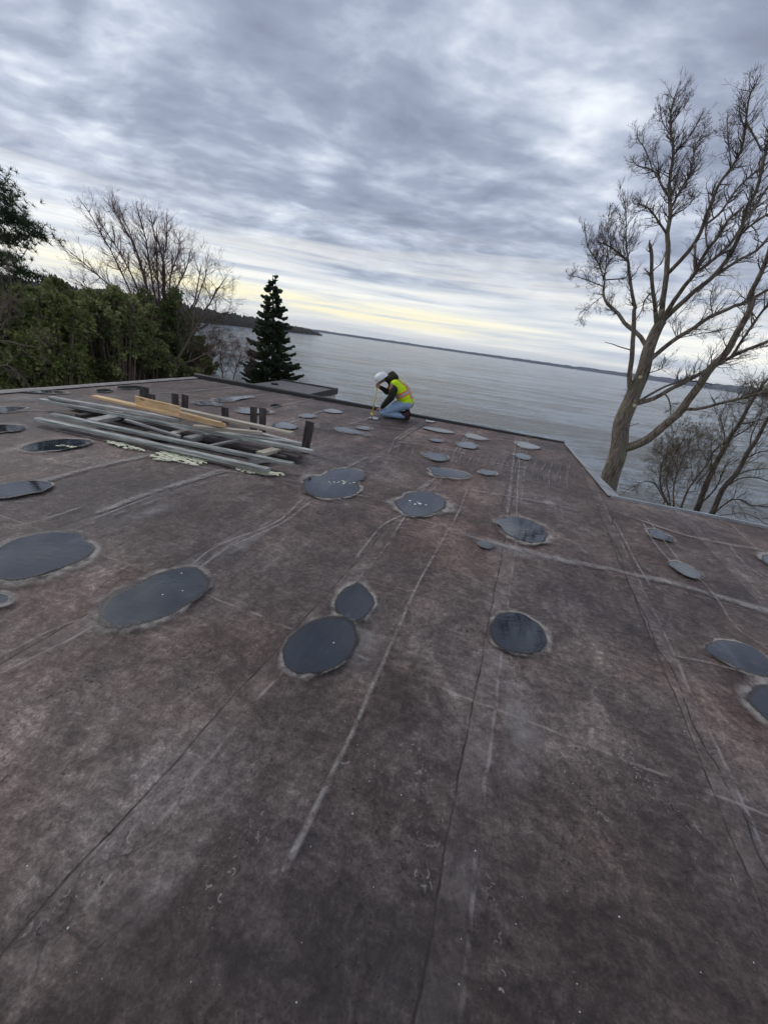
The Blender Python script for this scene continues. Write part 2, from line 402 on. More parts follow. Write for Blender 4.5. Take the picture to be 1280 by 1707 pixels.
M['lime'] = leafmat('young_yellow_green_leaves', [(.10, .11, .03), (.18, .19, .06), (.30, .30, .12)], 2, .25)
M['residue'] = simple('dried_yellow_residue', (.50, .50, .34), (.84, .84, .66), 40, .9, .004)
M['white_bit'] = simple('white_chip', (.5, .5, .5), (.8, .8, .78), 20, .8)
M['dry_leaf'] = simple('dry_leaf', (.03, .018, .012), (.10, .06, .035), 30, .7)

def make_puddle_mat():
    t = mat('puddle_water'); p = posco(t)
    q = t.mapping(p, rot=(0, 0, RROT))
    n = t.noise(t.mapping(q, sc=(9, 1.2, 1)), 1.5, 4, .6); n2 = t.noise(p, 2.5, 4, .6)
    col = t.ramp(t.m('ADD', t.m('MULTIPLY', n, .5), t.m('MULTIPLY', n2, .5)), [(.34, (.012, .015, .021)), (.54, (.026, .032, .042)), (.68, (.075, .085, .098))])
    rp = t.noise(t.mapping(p, sc=(1, 2.6, 1)), 14, 2, .5)
    sed = t.sm(t.noise(t.mapping(p, loc=(2, 4, 1)), 5.0, 6, .65), .52, .74)
    col = t.mix(t.m('MULTIPLY', sed, .22), col, (.12, .115, .11))
    return fin(t, pbsdf(t, col, t.m('MULTIPLY_ADD', sed, .12, .03), t.bump(rp, .08, .004), spec=.5, ior=1.62))
M['puddle'] = make_puddle_mat()
def make_lake_mat():
    t = mat('lake_water'); p = posco(t)
    a = t.noise(t.mapping(p, rot=(0, 0, .22), sc=(.42, 1.2, 1)), .05, 11, .74)
    b = t.noise(t.mapping(p, rot=(0, 0, -.12), loc=(40, 9, 0), sc=(.5, 1.3, 1)), .55, 7, .68)
    h = t.m('ADD', t.m('MULTIPLY', a, 5.0), t.m('MULTIPLY', b, 1.5))
    nrm = t.bump(h, 1.0, 1.5)
    far_ = t.noise(t.mapping(p, rot=(0, 0, .1), sc=(.25, 1, 1)), .006, 4, .6)
    chop = t.noise(t.mapping(p, rot=(0, 0, .1), sc=(.34, 1.15, 1)), .05, 12, .88)
    col = t.mix(far_, (.15, .205, .27), (.235, .305, .375))
    col = t.mix(t.sm(chop, .455, .545), (.050, .066, .082), t.vm('SCALE', col, scale=1.55))  # light and dark of the waves painted into the base colour
    return fin(t, pbsdf(t, col, .10, nrm, spec=.5, ior=1.40))
M['lake'] = make_lake_mat()
def make_ground_mat():
    t = mat('bank_ground'); p = posco(t)
    n = t.noise(p, .8, 6, .65); n2 = t.noise(p, 6, 4, .6)
    col = t.ramp(t.m('ADD', t.m('MULTIPLY', n, .6), t.m('MULTIPLY', n2, .4)), [(.35, (.035, .032, .018)), (.5, (.075, .065, .040)), (.66, (.13, .11, .075))])
    return fin(t, pbsdf(t, col, .95, t.bump(n2, .8, .08), spec=.2))
M['ground'] = make_ground_mat()
def make_hill_mat(name, c1, c2, c3, sc):
    t = mat(name); p = posco(t)
    n = t.noise(p, sc, 5, .7); n2 = t.noise(p, sc*9, 3, .6)
    col = t.ramp(t.m('ADD', t.m('MULTIPLY', n, .6), t.m('MULTIPLY', n2, .4)), [(.38, c1), (.52, c2), (.68, c3)])
    return fin(t, pbsdf(t, col, .95, t.bump(n2, .8, 2.0), spec=.1))
M['woods'] = make_hill_mat('bare_woods', (.022, .022, .017), (.05, .044, .035), (.085, .07, .055), .03)
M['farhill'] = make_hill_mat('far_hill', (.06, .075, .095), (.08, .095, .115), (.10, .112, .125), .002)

# ------------------------------------------------------------------ terrain, lake, far shore
LAKE_Z = -12.0
def gh(x, y):
    """ground height around the building"""
    s = max(0.0, min(1.0, (y + .55*max(x, 0) - .25*min(x, 0)*0 - 13)/26.0)); s = s*s*(3-2*s)
    h = -4.2 - 9.0*s
    if x < -7:
        k = min(1.0, (-7-x)/60.0); k = k*k*(3-2*k)
        h += k*8.5*(1-.35*s) + .4*math.sin(x*.3+y*.21)
    h += .5*mn.noise(Vector((x*.12, y*.12, 0))) + .15*mn.noise(Vector((x*.5, y*.5, 3)))
    if y > 60: h -= min(30.0, (y-60)*.25)
    return h
mb = MB(); xs = []
v_ = -240.0
while v_ < 160: xs.append(v_); v_ += 1.5 if abs(v_) < 40 else 5.0
ys = []; v_ = -120.0
while v_ < 170: ys.append(v_); v_ += 1.5 if -10 < v_ < 60 else 5.0
vs = [(x, y, gh(x, y)) for y in ys for x in xs]; nx = len(xs)
mb.add(vs, [(j*nx+i, j*nx+i+1, (j+1)*nx+i+1, (j+1)*nx+i) for j in range(len(ys)-1) for i in range(nx-1)])
tag(mb.build('ground', M['ground'], smooth=True), kind='structure')
mb = MB(); G = 9000
mb.add([(-G, -G, LAKE_Z), (G, -G, LAKE_Z), (G, G, LAKE_Z), (-G, G, LAKE_Z)], [(0, 1, 2, 3)])
tag(mb.build('lake', M['lake']), 'wide grey lake with fine wind ripples', None, None, 'structure')

def shore(name, prof, D, depth, m, seed, amp, step=6.0, smooth=True):
    """ridge of land standing in the lake: prof = [(px, crest height)], front shore at distance D"""
    mb = MB(); rnd = random.Random(seed)
    pts = []
    for k in range(len(prof)-1):
        (p0, h0, d0), (p1, h1, d1) = prof[k], prof[k+1]
        n = max(2, int(abs(p1-p0)/step))
        for i in range(n): u = i/n; pts.append((p0+(p1-p0)*u, h0+(h1-h0)*u, d0+(d1-d0)*u))
    pts.append(prof[-1]); rows = []
    for (px, h, dd) in pts:
        az = math.atan2(ray(px, 577+.145*(px-700)).x, ray(px, 577+.145*(px-700)).y)
        row = []
        for j, (q, f_) in enumerate([(0, -.03), (.02, .35), (.10, .62), (.3, .9), (.6, 1.0), (1.0, .0)]):
            r_ = dd + depth*q
            z = LAKE_Z + h*f_*(1+amp*mn.noise(Vector((px*.08, j*1.7, seed)))+ amp*.8*mn.noise(Vector((px*.37, j*2.3, seed+5)))) if f_ > 0 else LAKE_Z-2
            row.append((math.sin(az)*r_, math.cos(az)*r_, z))
        rows.append(row)
    vs = [p for r_ in rows for p in r_]; n = 6
    mb.add(vs, [(i*n+j, (i+1)*n+j, (i+1)*n+j+1, i*n+j+1) for i in range(len(rows)-1) for j in range(n-1)])
    return tag(mb.build(name, m, smooth=smooth), kind='structure')
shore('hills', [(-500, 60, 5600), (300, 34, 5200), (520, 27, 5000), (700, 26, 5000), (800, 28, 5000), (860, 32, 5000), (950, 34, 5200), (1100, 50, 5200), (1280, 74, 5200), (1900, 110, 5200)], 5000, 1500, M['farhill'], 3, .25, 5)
shore('hills', [(-420, 24, 330), (60, 23, 420), (200, 22, 520), (300, 24, 700), (370, 24, 900), (430, 22, 1050), (480, 20, 1200), (515, 16, 1350), (538, 3, 1500)], 900, 160, M['woods'], 9, .35, 1.5, False)

# ------------------------------------------------------------------ the building we stand on
EX = Vector((.9811, -.1937, 0)).normalized(); EY = Vector((.1937, .9811, 0)).normalized()
pA, pB, pC, pD, pE = at(0, 648), at(327, 629), at(940, 738), at(1000, 825), at(1280, 886)
pB2 = pB; left_far = pB - EY*22
pCc = pB + EX*((pC-pB).dot(EX)); pDd = pCc - EY*3.68; pE2 = pDd + EX*7.5; back_r = pE2 - EY*14.6
outline = [pB, pCc, pDd, pE2, back_r, left_far]
BLD = empty('flat_roofed_building', 'flat roofed building whose worn brown membrane roof the worker kneels on', 'building', (0, 0, 0))
rf = MB()
# membrane: fine grid inside the outline gives real undulation
def inside(p):
    a = (p-pB).dot(EX); b = (p-pB).dot(EY)
    W1 = (pCc-pB).dot(EX); W2 = (pE2-pB).dot(EX)
    return a, b, W1, W2
W1 = (pCc-pB).dot(EX); W2 = W1+7.5; Yd = -3.68
def undul(x, y): return .010*mn.noise(Vector((x*.7, y*.7, 1))) + .004*mn.noise(Vector((x*2.6, y*2.6, 4)))
def grid(a0, a1, b0, b1, st):
    na = max(1, int((a1-a0)/st)); nb = max(1, int((b1-b0)/st)); vs = []
    for j in range(nb+1):
        for i in range(na+1):
            p = pB + EX*(a0+(a1-a0)*i/na) + EY*(b0+(b1-b0)*j/nb)
            edge = min(i, na-i, j, nb-j)
            vs.append((p.x, p.y, -.012 + (0 if edge == 0 else undul(p.x, p.y)*min(1, edge/3))))
    rf.add(vs, [(j*(na+1)+i, j*(na+1)+i+1, (j+1)*(na+1)+i+1, (j+1)*(na+1)+i) for j in range(nb) for i in range(na)])
grid(0, W1, -22, 0, .12)
grid(W1, W2, -18.28, Yd, .12)
ZL = [0.004]
def nz():
    ZL[0] += .000012
    return ZL[0]
RIB = {'pale': 1, 'crack': 2, 'halo': 3, 'wet': 4, 'stain_pale': 5, 'dark_stain_or_vignette': 6, 'stripe': 7}
def ribbon(pxs, wdt, kind, jit=.012, seed=None, ends=True):
    seed = seed if seed is not None else len(rf.v)*.013
    raw = catmull([at(x, y) for x, y in pxs], 12); pts = [raw[0]]; acc = 0
    for a, b in zip(raw, raw[1:]):
        L = (b-a).length; n = max(1, int(L/.04))
        for i in range(1, n+1): pts.append(a+(b-a)*i/n)
    z = nz(); vs = []; uv = []; s = 0; k = len(pts)
    for i, p in enumerate(pts):
        tg = (pts[min(i+1, k-1)]-pts[max(i-1, 0)]).normalized(); nn = Vector((-tg.y, tg.x, 0))
        if i: s += (pts[i]-pts[i-1]).length
        off = jit*mn.noise(Vector((s*2.2, seed, 0)))+jit*.6*mn.noise(Vector((s*9, seed, 2)))
        ww = wdt*(1+.5*mn.noise(Vector((s*1.6, seed, 7))))
        e = min(1, i/3, (k-1-i)/3) if ends else 1
        ww *= max(e, .02)
        c = p+nn*off
        rz_ = .0018 if kind in ('pale', 'crack') else 0
        for q in (-1, 0, 1):
            pp = c+nn*ww*.5*q; vs.append((pp.x, pp.y, z+(rz_ if q == 0 else 0))); uv.append((s, q))
    rf.add(vs, [(i*3+j, i*3+j+1, (i+1)*3+j+1, (i+1)*3+j) for i in range(k-1) for j in range(2)], RIB[kind], uv)
def ring(pts, w, kind):
    """band outward from a closed outline"""
    n = len(pts); z = nz(); vs = []; uv = []
    cen = sum(pts, Vector())/n; area = sum(pts[i].x*pts[(i+1) % n].y-pts[(i+1) % n].x*pts[i].y for i in range(n))
    sg = -1 if area > 0 else 1
    for i, p in enumerate(pts):
        tg = (pts[(i+1) % n]-pts[i-1]).normalized(); nn = Vector((-tg.y, tg.x, 0))*sg
        ww = w*max(.15, 1+2.0*mn.noise(Vector((p.x*2.2, p.y*2.2, w*50)))+.5*mn.noise(Vector((p.x*14, p.y*14, w*50))))
        for q in (0, .35, 1):
            pp = p+nn*ww*q; vs.append((pp.x, pp.y, z)); uv.append((i*.05, q))
    rf.add(vs, [(i*3+j, i*3+j+1, ((i+1) % n)*3+j+1, ((i+1) % n)*3+j) for i in range(n) for j in range(2)], RIB[kind], uv)
def blot(pxs, kind):
    """soft patch: v is 0 in the middle and 1 at the rim"""
    o = catmull([at(x, y) for x, y in pxs], 6, True); n = len(o); c = sum(o, Vector())/n; z = nz()
    vs = [(c.x, c.y, z)]; uv = [(0, 0)]
    for q in (.35, .7, 1.0):
        for p in o: pp = c+(p-c)*q; vs.append((pp.x, pp.y, z)); uv.append((0, q))
    fs = [(0, 1+i, 1+(i+1) % n) for i in range(n)]
    for k in range(2): fs += [(1+k*n+i, 1+(k+1)*n+i, 1+(k+1)*n+(i+1) % n, 1+k*n+(i+1) % n) for i in range(n)]
    rf.add(vs, fs, RIB[kind], uv)

def Z(ox, oy, s, pts): return [(ox+x*s, oy+y*s) for x, y in pts]
z6 = lambda p: Z(460, 680, .40625, p)
z7 = lambda p: Z(0, 860, .5, p)
z8 = lambda p: Z(640, 860, .5, p)
z1 = lambda p: Z(0, 620, .4375, p)
zA = lambda p: Z(0, 1200, .5, p)
zB = lambda p: Z(640, 1200, .5, p)
# stains, and a vignette painted over the foreground
blot([(830, 1110), (850, 1100), (900, 1170), (930, 1260), (900, 1330), (850, 1350), (825, 1270)], 'stain_pale')
blot([(300, 1360), (360, 1380), (330, 1480), (240, 1560), (150, 1600), (190, 1480)], 'stain_pale')
blot([(870, 1095), (905, 1085), (890, 1110), (875, 1120)], 'dark_stain_or_vignette')
blot([(200, 930), (330, 925), (300, 970), (180, 1010), (130, 1000)], 'dark_stain_or_vignette')
blot([(745, 880), (850, 905), (960, 930), (1000, 960), (900, 945), (800, 915)], 'stain_pale')
blot([(830, 1090), (620, 1060), (700, 1090), (760, 1200), (640, 1210), (600, 1130)], 'dark_stain_or_vignette')
blot([(540, 1010), (640, 990), (660, 1060), (620, 1150), (560, 1130)], 'stain_pale')
blot([(140, 880), (210, 855), (330, 820), (300, 850), (200, 890)], 'stain_pale')
blot([(480, 700), (560, 690), (600, 720), (540, 745), (480, 740)], 'dark_stain_or_vignette')
blot([(120, 700), (250, 740), (420, 790), (460, 800), (440, 760), (300, 720), (150, 690)], 'dark_stain_or_vignette')
blot([(340, 930), (420, 880), (470, 870), (430, 910), (370, 950)], 'stain_pale')
blot([(0, 655), (100, 652), (120, 668), (40, 676), (-60, 674)], 'stain_pale')
blot([(-200, 1707), (0, 1420), (300, 1480), (640, 1400), (1000, 1420), (1400, 1560), (1500, 1900), (640, 2200), (-200, 2000)], 'dark_stain_or_vignette')  # vignette and weaker near sheen, painted in as a darker foreground
# seams: pale dusty laps
PALE = [z7([(1280, 30), (1240, 90), (1110, 215), (1000, 360), (850, 520)])+[(350, 1193), (290, 1262), (200, 1372), (110, 1478), (0, 1600), (-70, 1690)],
    [(586, 940), (635, 879), (672, 858)], [(692, 820), (726, 796)], [(651, 899), (675, 861)], [(672, 852), (700, 822), (722, 800)],
    [(370, 1720), (400, 1620), (445, 1495), (500, 1400), (555, 1285), (595, 1200), (625, 1130), (670, 1035), (705, 960), (735, 905), (760, 863), (779, 816)],
    zB([(310, 1000), (320, 800), (335, 580), (345, 480), (355, 380), (365, 250), (375, 100), (380, 0)])+[(835, 1160), (840, 1110)],
    [(845, 1017), (852, 950), (856, 908)], [(860, 862), (862, 818), (866, 760), (868, 729)],
    [(845, 858), (850, 812), (854, 777), (860, 729)],
    [(1022, 867), (1040, 900), (1058, 935), (1085, 980)],
    [(1075, 862), (1105, 900), (1135, 940), (1170, 970), (1195, 1000), (1225, 1045), (1260, 1070), (1300, 1100)],
    [(1068, 868), (1090, 905), (1120, 940)],
    [(1215, 872), (1250, 905), (1290, 932)], [(1215, 910), (1240, 940), (1290, 975)],
    [(750, 885), (840, 910), (940, 935), (1040, 955), (1120, 972), (1190, 992), (1290, 1020)],
    [(1125, 1095), (1190, 1107), (1290, 1138)], [(980, 836), (1080, 872), (1160, 897), (1290, 920)],
    [(779, 816), (850, 828), (930, 842)], [(650, 735), (745, 749), (818, 771), (880, 782)],
    [(0, 818), (75, 801), (131, 786), (193, 771), (245, 759)],
    [(149, 868), (227, 838), (306, 808), (385, 783)], [(160, 858), (230, 830), (310, 803), (375, 781)],
    [(300, 955), (320, 942), (370, 907), (460, 871), (509, 828)], [(330, 950), (385, 912), (470, 872), (520, 835)],
    [(578, 780), (616, 761)], [(165, 1025), (100, 1045), (30, 1080), (-20, 1105)], [(160, 1045), (90, 1080), (-20, 1135)],
    [(61, 710), (131, 725), (245, 751), (330, 778), (470, 795)],
    [(655, 735), (682, 717), (708, 702)], [(662, 735), (690, 716), (714, 702)], [(758, 753), (772, 733), (787, 714)], [(764, 753), (780, 730), (794, 714)],
    [(460, 714), (500, 699), (541, 684)], [(440, 683), (511, 667), (548, 660)], [(470, 703), (538, 685)], [(574, 710), (612, 698), (625, 690)],
    [(300, 655), (360, 648), (410, 645)], [(160, 645), (240, 652), (330, 660), (420, 676)], [(0, 690), (60, 684), (120, 690)],
    [(550, 700), (640, 712), (740, 722), (850, 735), (935, 745)], [(560, 820), (620, 830), (665, 845)], [(0, 880), (60, 870), (140, 845)],
    zA([(1120, 145), (1150, 148), (1165, 140)])]
PALE[5] = [(470, 1455), (500, 1398), (555, 1285), (595, 1203), (627, 1127), (668, 1037), (703, 962), (735, 905), (760, 863), (779, 816)]
for i, p in enumerate(PALE):
    if i in (0, 6, 7): continue
    dm = (at(*p[0])-at(*p[-1])).length
    ribbon(p, (.032 if p[0][1] > 860 or p[-1][1] > 1000 else .065) * (1 if dm > .5 else .5), 'pale', .007)
# broad faint dust beside the main laps
for p in [PALE[15], PALE[20], PALE[22]]:
    ribbon(p, .13, 'pale', .03)
CRACK = [z7([(550, 840), (700, 675), (850, 520), (1000, 360), (1110, 215), (1240, 90)]),
    [(0, 1603), (110, 1481), (200, 1375), (290, 1265), (350, 1196)],
    [(730, 1720), (720, 1590), (732, 1510), (748, 1470), (765, 1400), (775, 1325), (787, 1250), (795, 1160), (810, 1080), (817, 1030), (822, 980), (830, 920), (837, 888)],
    [(741, 1500), (757, 1440), (770, 1380), (783, 1280), (798, 1180)],
    [(1010, 885), (1030, 920), (1040, 955), (1055, 990), (1075, 1030), (1095, 1080), (1115, 1105), (1132, 1145), (1150, 1200), (1175, 1250), (1195, 1280), (1215, 1325), (1240, 1365), (1260, 1420), (1285, 1470), (1320, 1550)],
    [(525, 741), (582, 753), (643, 767), (712, 781), (785, 792), (850, 802), (907, 816), (985, 832)],
    [(836, 850), (845, 812), (850, 790)], [(1237, 1365), (1258, 1385), (1290, 1400)], [(680, 770), (720, 778), (800, 790)],
    z8([(865, 295), (905, 345), (930, 380), (965, 400)]), z8([(970, 540), (1010, 575), (1050, 600)]), [(1125, 1097), (1190, 1110), (1280, 1138)],
    [(400, 1320), (440, 1250), (480, 1205)], [(445, 1500), (500, 1404), (555, 1289), (597, 1202)], [(985, 832), (1080, 866), (1200, 893)]]
for i, p in enumerate(CRACK):
    if i in (0, 1, 2, 3, 12, 13): continue
    ribbon(p, .009 if i not in (4, 2) else .013, 'crack', .014)
for (a, b) in [((690, 745), (0, 0))]: pass
# short ribs across the worn band in front of the worker
rr = random.Random(5)
for i in range(46):
    u = i/45; x = 640+u*300+rr.uniform(-3, 3); y0 = 742+u*42; L = rr.uniform(14, 34)
    ribbon([(x+8, y0-L*.4), (x-2, y0+L*.6)], rr.uniform(.012, .024), 'pale' if i % 2 else 'stripe', .01)
for i in range(26):
    x = rr.uniform(870, 960); y = 740+(x-870)*.2+rr.uniform(0, 60)
    ribbon([(x, y), (x+2, y+rr.uniform(10, 24))], .014, 'pale' if i % 2 else 'stripe', .008)
# lug-sole prints and scuffs in the dust
def sole(px, py, ang, L=.29, seed=0):
    c = at(px, py); rn = random.Random(seed); e1 = Vector((math.cos(ang), math.sin(ang), 0)); e2 = Vector((-e1.y, e1.x, 0))
    for i in range(26):
        a = rn.uniform(-.5, .5)*L; hw = .046*math.sqrt(max(.05, 1-(2*a/L)**4))*(1 if abs(a+.03) > .03 else .6)
        o = c+e1*a+e2*rn.uniform(-1, 1)*hw; r_ = rn.uniform(.004, .010); a0 = rn.uniform(0, 6.28); sp = rn.uniform(1.2, 3.6); w_ = rn.uniform(.0015, .004); z = nz(); vs = []; uv = []
        for k in range(6):
            b = a0+sp*k/5
            for q in (-1, 1):
                rr2 = r_+w_*q; vs.append((o.x+math.cos(b)*rr2, o.y+math.sin(b)*rr2*1.2, z)); uv.append((k*.01, q*.74))
        rf.add(vs, [(k*2, k*2+1, k*2+3, k*2+2) for k in range(5)], 1 if rn.random() < .7 else 2, uv)
for k, (x, y, a) in enumerate([(697, 1300, 1.6), (715, 1405, 1.4), (965, 1310, 2.0), (990, 1285, 2.1), (1045, 1262, 2.0), (1110, 1345, 2.2), (405, 1425, 1.2), (1190, 1260, 2.3), (145, 1470, 1.0), (820, 1560, 1.6)]):
    sole(x, y, a, .27, k)

# ------------------------------------------------------------------ puddles
PUD = [
 ('large elongated dark puddle cut by the left edge of the photo', z7([(-70, 150), (0, 108), (60, 80), (140, 62), (220, 58), (262, 62), (272, 74), (270, 84), (300, 98), (312, 115), (290, 140), (230, 165), (160, 190), (90, 208), (40, 215), (-10, 208), (-60, 185)])),
 ('dark capsule shaped puddle with a pale rim, beside a small dry leaf', z7([(350, 345), (352, 310), (390, 275), (450, 240), (530, 200), (600, 182), (650, 183), (680, 210), (682, 245), (640, 285), (570, 325), (490, 355), (420, 368), (370, 360)])),
 ('small round dark puddle touching the top of a larger oval one', z7([(1122, 290), (1140, 260), (1165, 240), (1195, 234), (1212, 248), (1235, 270), (1240, 295), (1225, 325), (1190, 347), (1155, 342), (1130, 320)])),
 ('big oval dark puddle just below a small round one, nearest the camera', z7([(948, 480), (952, 445), (985, 400), (1040, 362), (1110, 348), (1160, 358), (1180, 390), (1178, 440), (1150, 480), (1100, 515), (1040, 528), (990, 525), (960, 510)])),
 ('tiny puddle cut by the left edge below the large elongated one', z7([(-20, 268), (10, 268), (24, 282), (12, 292), (-20, 296)])),
 ('round near black puddle alone beside the long crack, pale wash below', z8([(362, 395), (368, 355), (400, 332), (440, 327), (480, 342), (515, 370), (537, 405), (530, 435), (500, 458), (450, 458), (405, 445), (375, 425)])),
 ('teardrop puddle with its point at left, on the crossing of two seams', z8([(372, 20), (410, 8), (450, 8), (500, 25), (532, 50), (536, 72), (510, 88), (470, 88), (430, 72), (400, 50), (388, 35)])),
 ('thin dark puddle near the right roof edge beyond a small oval puddle', z8([(882, 50), (910, 50), (945, 70), (960, 85), (930, 80), (895, 70)])),
 ('small oval puddle with a pale streak toward the right roof edge', z8([(948, 160), (975, 155), (1010, 168), (1050, 190), (1055, 203), (1035, 210), (1000, 200), (970, 180)])),
 ('long oval grey puddle at the right edge of the photo, upper of two', z8([(1075, 450), (1090, 428), (1140, 418), (1200, 430), (1250, 460), (1290, 500), (1320, 540), (1260, 535), (1190, 515), (1120, 480)])),
 ('grey puddle at the right edge of the photo, lower of two', z8([(1222, 610), (1240, 585), (1290, 578), (1340, 600), (1360, 700), (1300, 690), (1250, 655)])),
 ('sliver of puddle at the right edge near the far roof edge', z8([(1265, 140), (1300, 135), (1320, 165), (1275, 160)])),
 ('faint shallow damp puddle left of the teardrop puddle', z8([(308, 90), (335, 85), (362, 98), (350, 110), (320, 103)])),
 ('kidney shaped puddle with cream flakes floating at its middle', z6([(122, 310), (140, 288), (190, 282), (225, 262), (260, 252), (320, 253), (355, 268), (358, 285), (330, 300), (322, 315), (335, 335), (320, 355), (270, 368), (200, 368), (150, 358), (125, 340)])),
 ('oval puddle with a few white flakes right of the kidney shaped one', z6([(495, 385), (520, 372), (545, 352), (600, 347), (650, 355), (685, 385), (682, 410), (650, 430), (590, 447), (540, 440), (515, 420), (498, 400)])),
 ('wedge shaped puddle lying along the dark cross crack', z6([(632, 248), (680, 250), (740, 262), (785, 277), (760, 285), (700, 284), (655, 278), (640, 262)])),
 ('tiny puddle at the right tip of the wedge shaped puddle', z6([(838, 262), (860, 258), (895, 266), (895, 274), (870, 276), (845, 270)])),
 ('rounded puddle above the wedge shaped one in the ribbed band', z6([(605, 190), (625, 186), (670, 190), (695, 203), (690, 215), (655, 217), (635, 208)])),
 ('bright oval puddle directly below the long pointed one right of the worker', z6([(742, 148), (765, 142), (800, 145), (822, 158), (810, 167), (780, 165), (755, 160)])),
 ('pointed puddle on the double seam right of the worker', z6([(775, 110), (800, 107), (840, 118), (868, 130), (830, 130), (790, 122)])),
 ('bright puddle nearest the far right roof corner, upper of a pair', z6([(988, 145), (1005, 140), (1040, 148), (1080, 162), (1070, 169), (1020, 165), (995, 157)])),
 ('small bright puddle near the far right roof corner, lower of a pair', z6([(983, 193), (1000, 187), (1030, 195), (1045, 207), (1025, 213), (998, 207)])),
 ('long thin bright puddle just right of the kneeling worker', z6([(605, 83), (625, 80), (680, 88), (728, 100), (720, 104), (660, 98)])),
 ('very small round puddle below the long thin one right of the worker', z6([(632, 130), (650, 127), (678, 133), (672, 140), (645, 138)])),
 ('long triangular puddle left of and below the kneeling worker', z6([(240, 84), (280, 82), (320, 92), (382, 113), (350, 110), (300, 102), (262, 95)])),
 ('small oval puddle above the long triangular one, below the worker', z6([(330, 82), (355, 77), (385, 82), (375, 90), (345, 88)])),
 ('small puddle at the roof edge immediately right of the worker', z6([(612, 50), (630, 48), (655, 56), (640, 60), (618, 57)])),
 ('small bright oval puddle between the rightmost post and the roof edge', z6([(100, 33), (130, 26), (160, 32), (150, 40), (115, 39)])),
 ('bright puddle by the black roof edge left of the worker', z6([(197, 10), (230, 5), (272, 18), (245, 22), (210, 17)])),
 ('bright oval puddle behind the end of the pale board', z6([(0, 66), (40, 62), (85, 76), (70, 86), (20, 84), (-10, 78)])),
 ('tiny puddle just in front of the knees of the worker', z6([(380, 42), (400, 38), (428, 46), (405, 49)])),
 ('thin sliver of puddle by the far right roof edge', z6([(1000, 110), (1030, 108), (1060, 118), (1030, 118)])),
 ('puddle with a yellow crusted streak in front of the timber pile', z1([(100, 292), (130, 275), (180, 265), (260, 258), (330, 262), (345, 270), (320, 282), (250, 297), (170, 303), (115, 302)])),
 ('long grey puddle at the left edge below the crusted puddle', z1([(-40, 450), (0, 435), (60, 422), (140, 418), (190, 428), (195, 440), (160, 458), (90, 472), (20, 482), (-30, 478)])),
 ('flat grey puddle at the left edge level with the timber ends', z1([(-40, 205), (20, 204), (70, 206), (95, 212), (70, 224), (20, 230), (-40, 232)])),
 ('farther thin puddle at the left edge, above another', z1([(-60, 140), (0, 137), (60, 134), (100, 138), (60, 148), (0, 156), (-60, 158)])),
 ('long dark puddle near the left roof edge beside the hedge', z1([(90, 76), (150, 71), (210, 74), (245, 80), (200, 82), (130, 80)])),
 ('small round shallow puddle behind the far end of the timber pile', z1([(368, 70), (400, 66), (428, 72), (400, 78), (375, 76)])),
 ('round shallow puddle at the far left roof edge behind the timbers', z1([(448, 58), (480, 54), (530, 55), (545, 60), (500, 66), (460, 64)])),
 ('long pale puddle behind the middle posts, farther of two', z1([(820, 107), (850, 100), (900, 95), (955, 94), (940, 101), (880, 110), (830, 112)])),
 ('pale puddle behind the middle posts, nearer and left of the long one', z1([(740, 117), (780, 112), (830, 118), (850, 128), (800, 126), (755, 124)])),
 ('bright puddle directly behind the pair of right posts', z1([(905, 146), (950, 140), (1010, 146), (1020, 155), (960, 160), (915, 156)])),
 ('tiny puddle on a seam near the black roof edge', [(450, 676), (459, 674), (468, 676), (458, 678)]),
]
FLAKE = {13: 14, 14: 8, 1: 3, 3: 1, 32: 22, 6: 4}
PGRP = 'rain puddles on the flat roof'
rnd = random.Random(11)
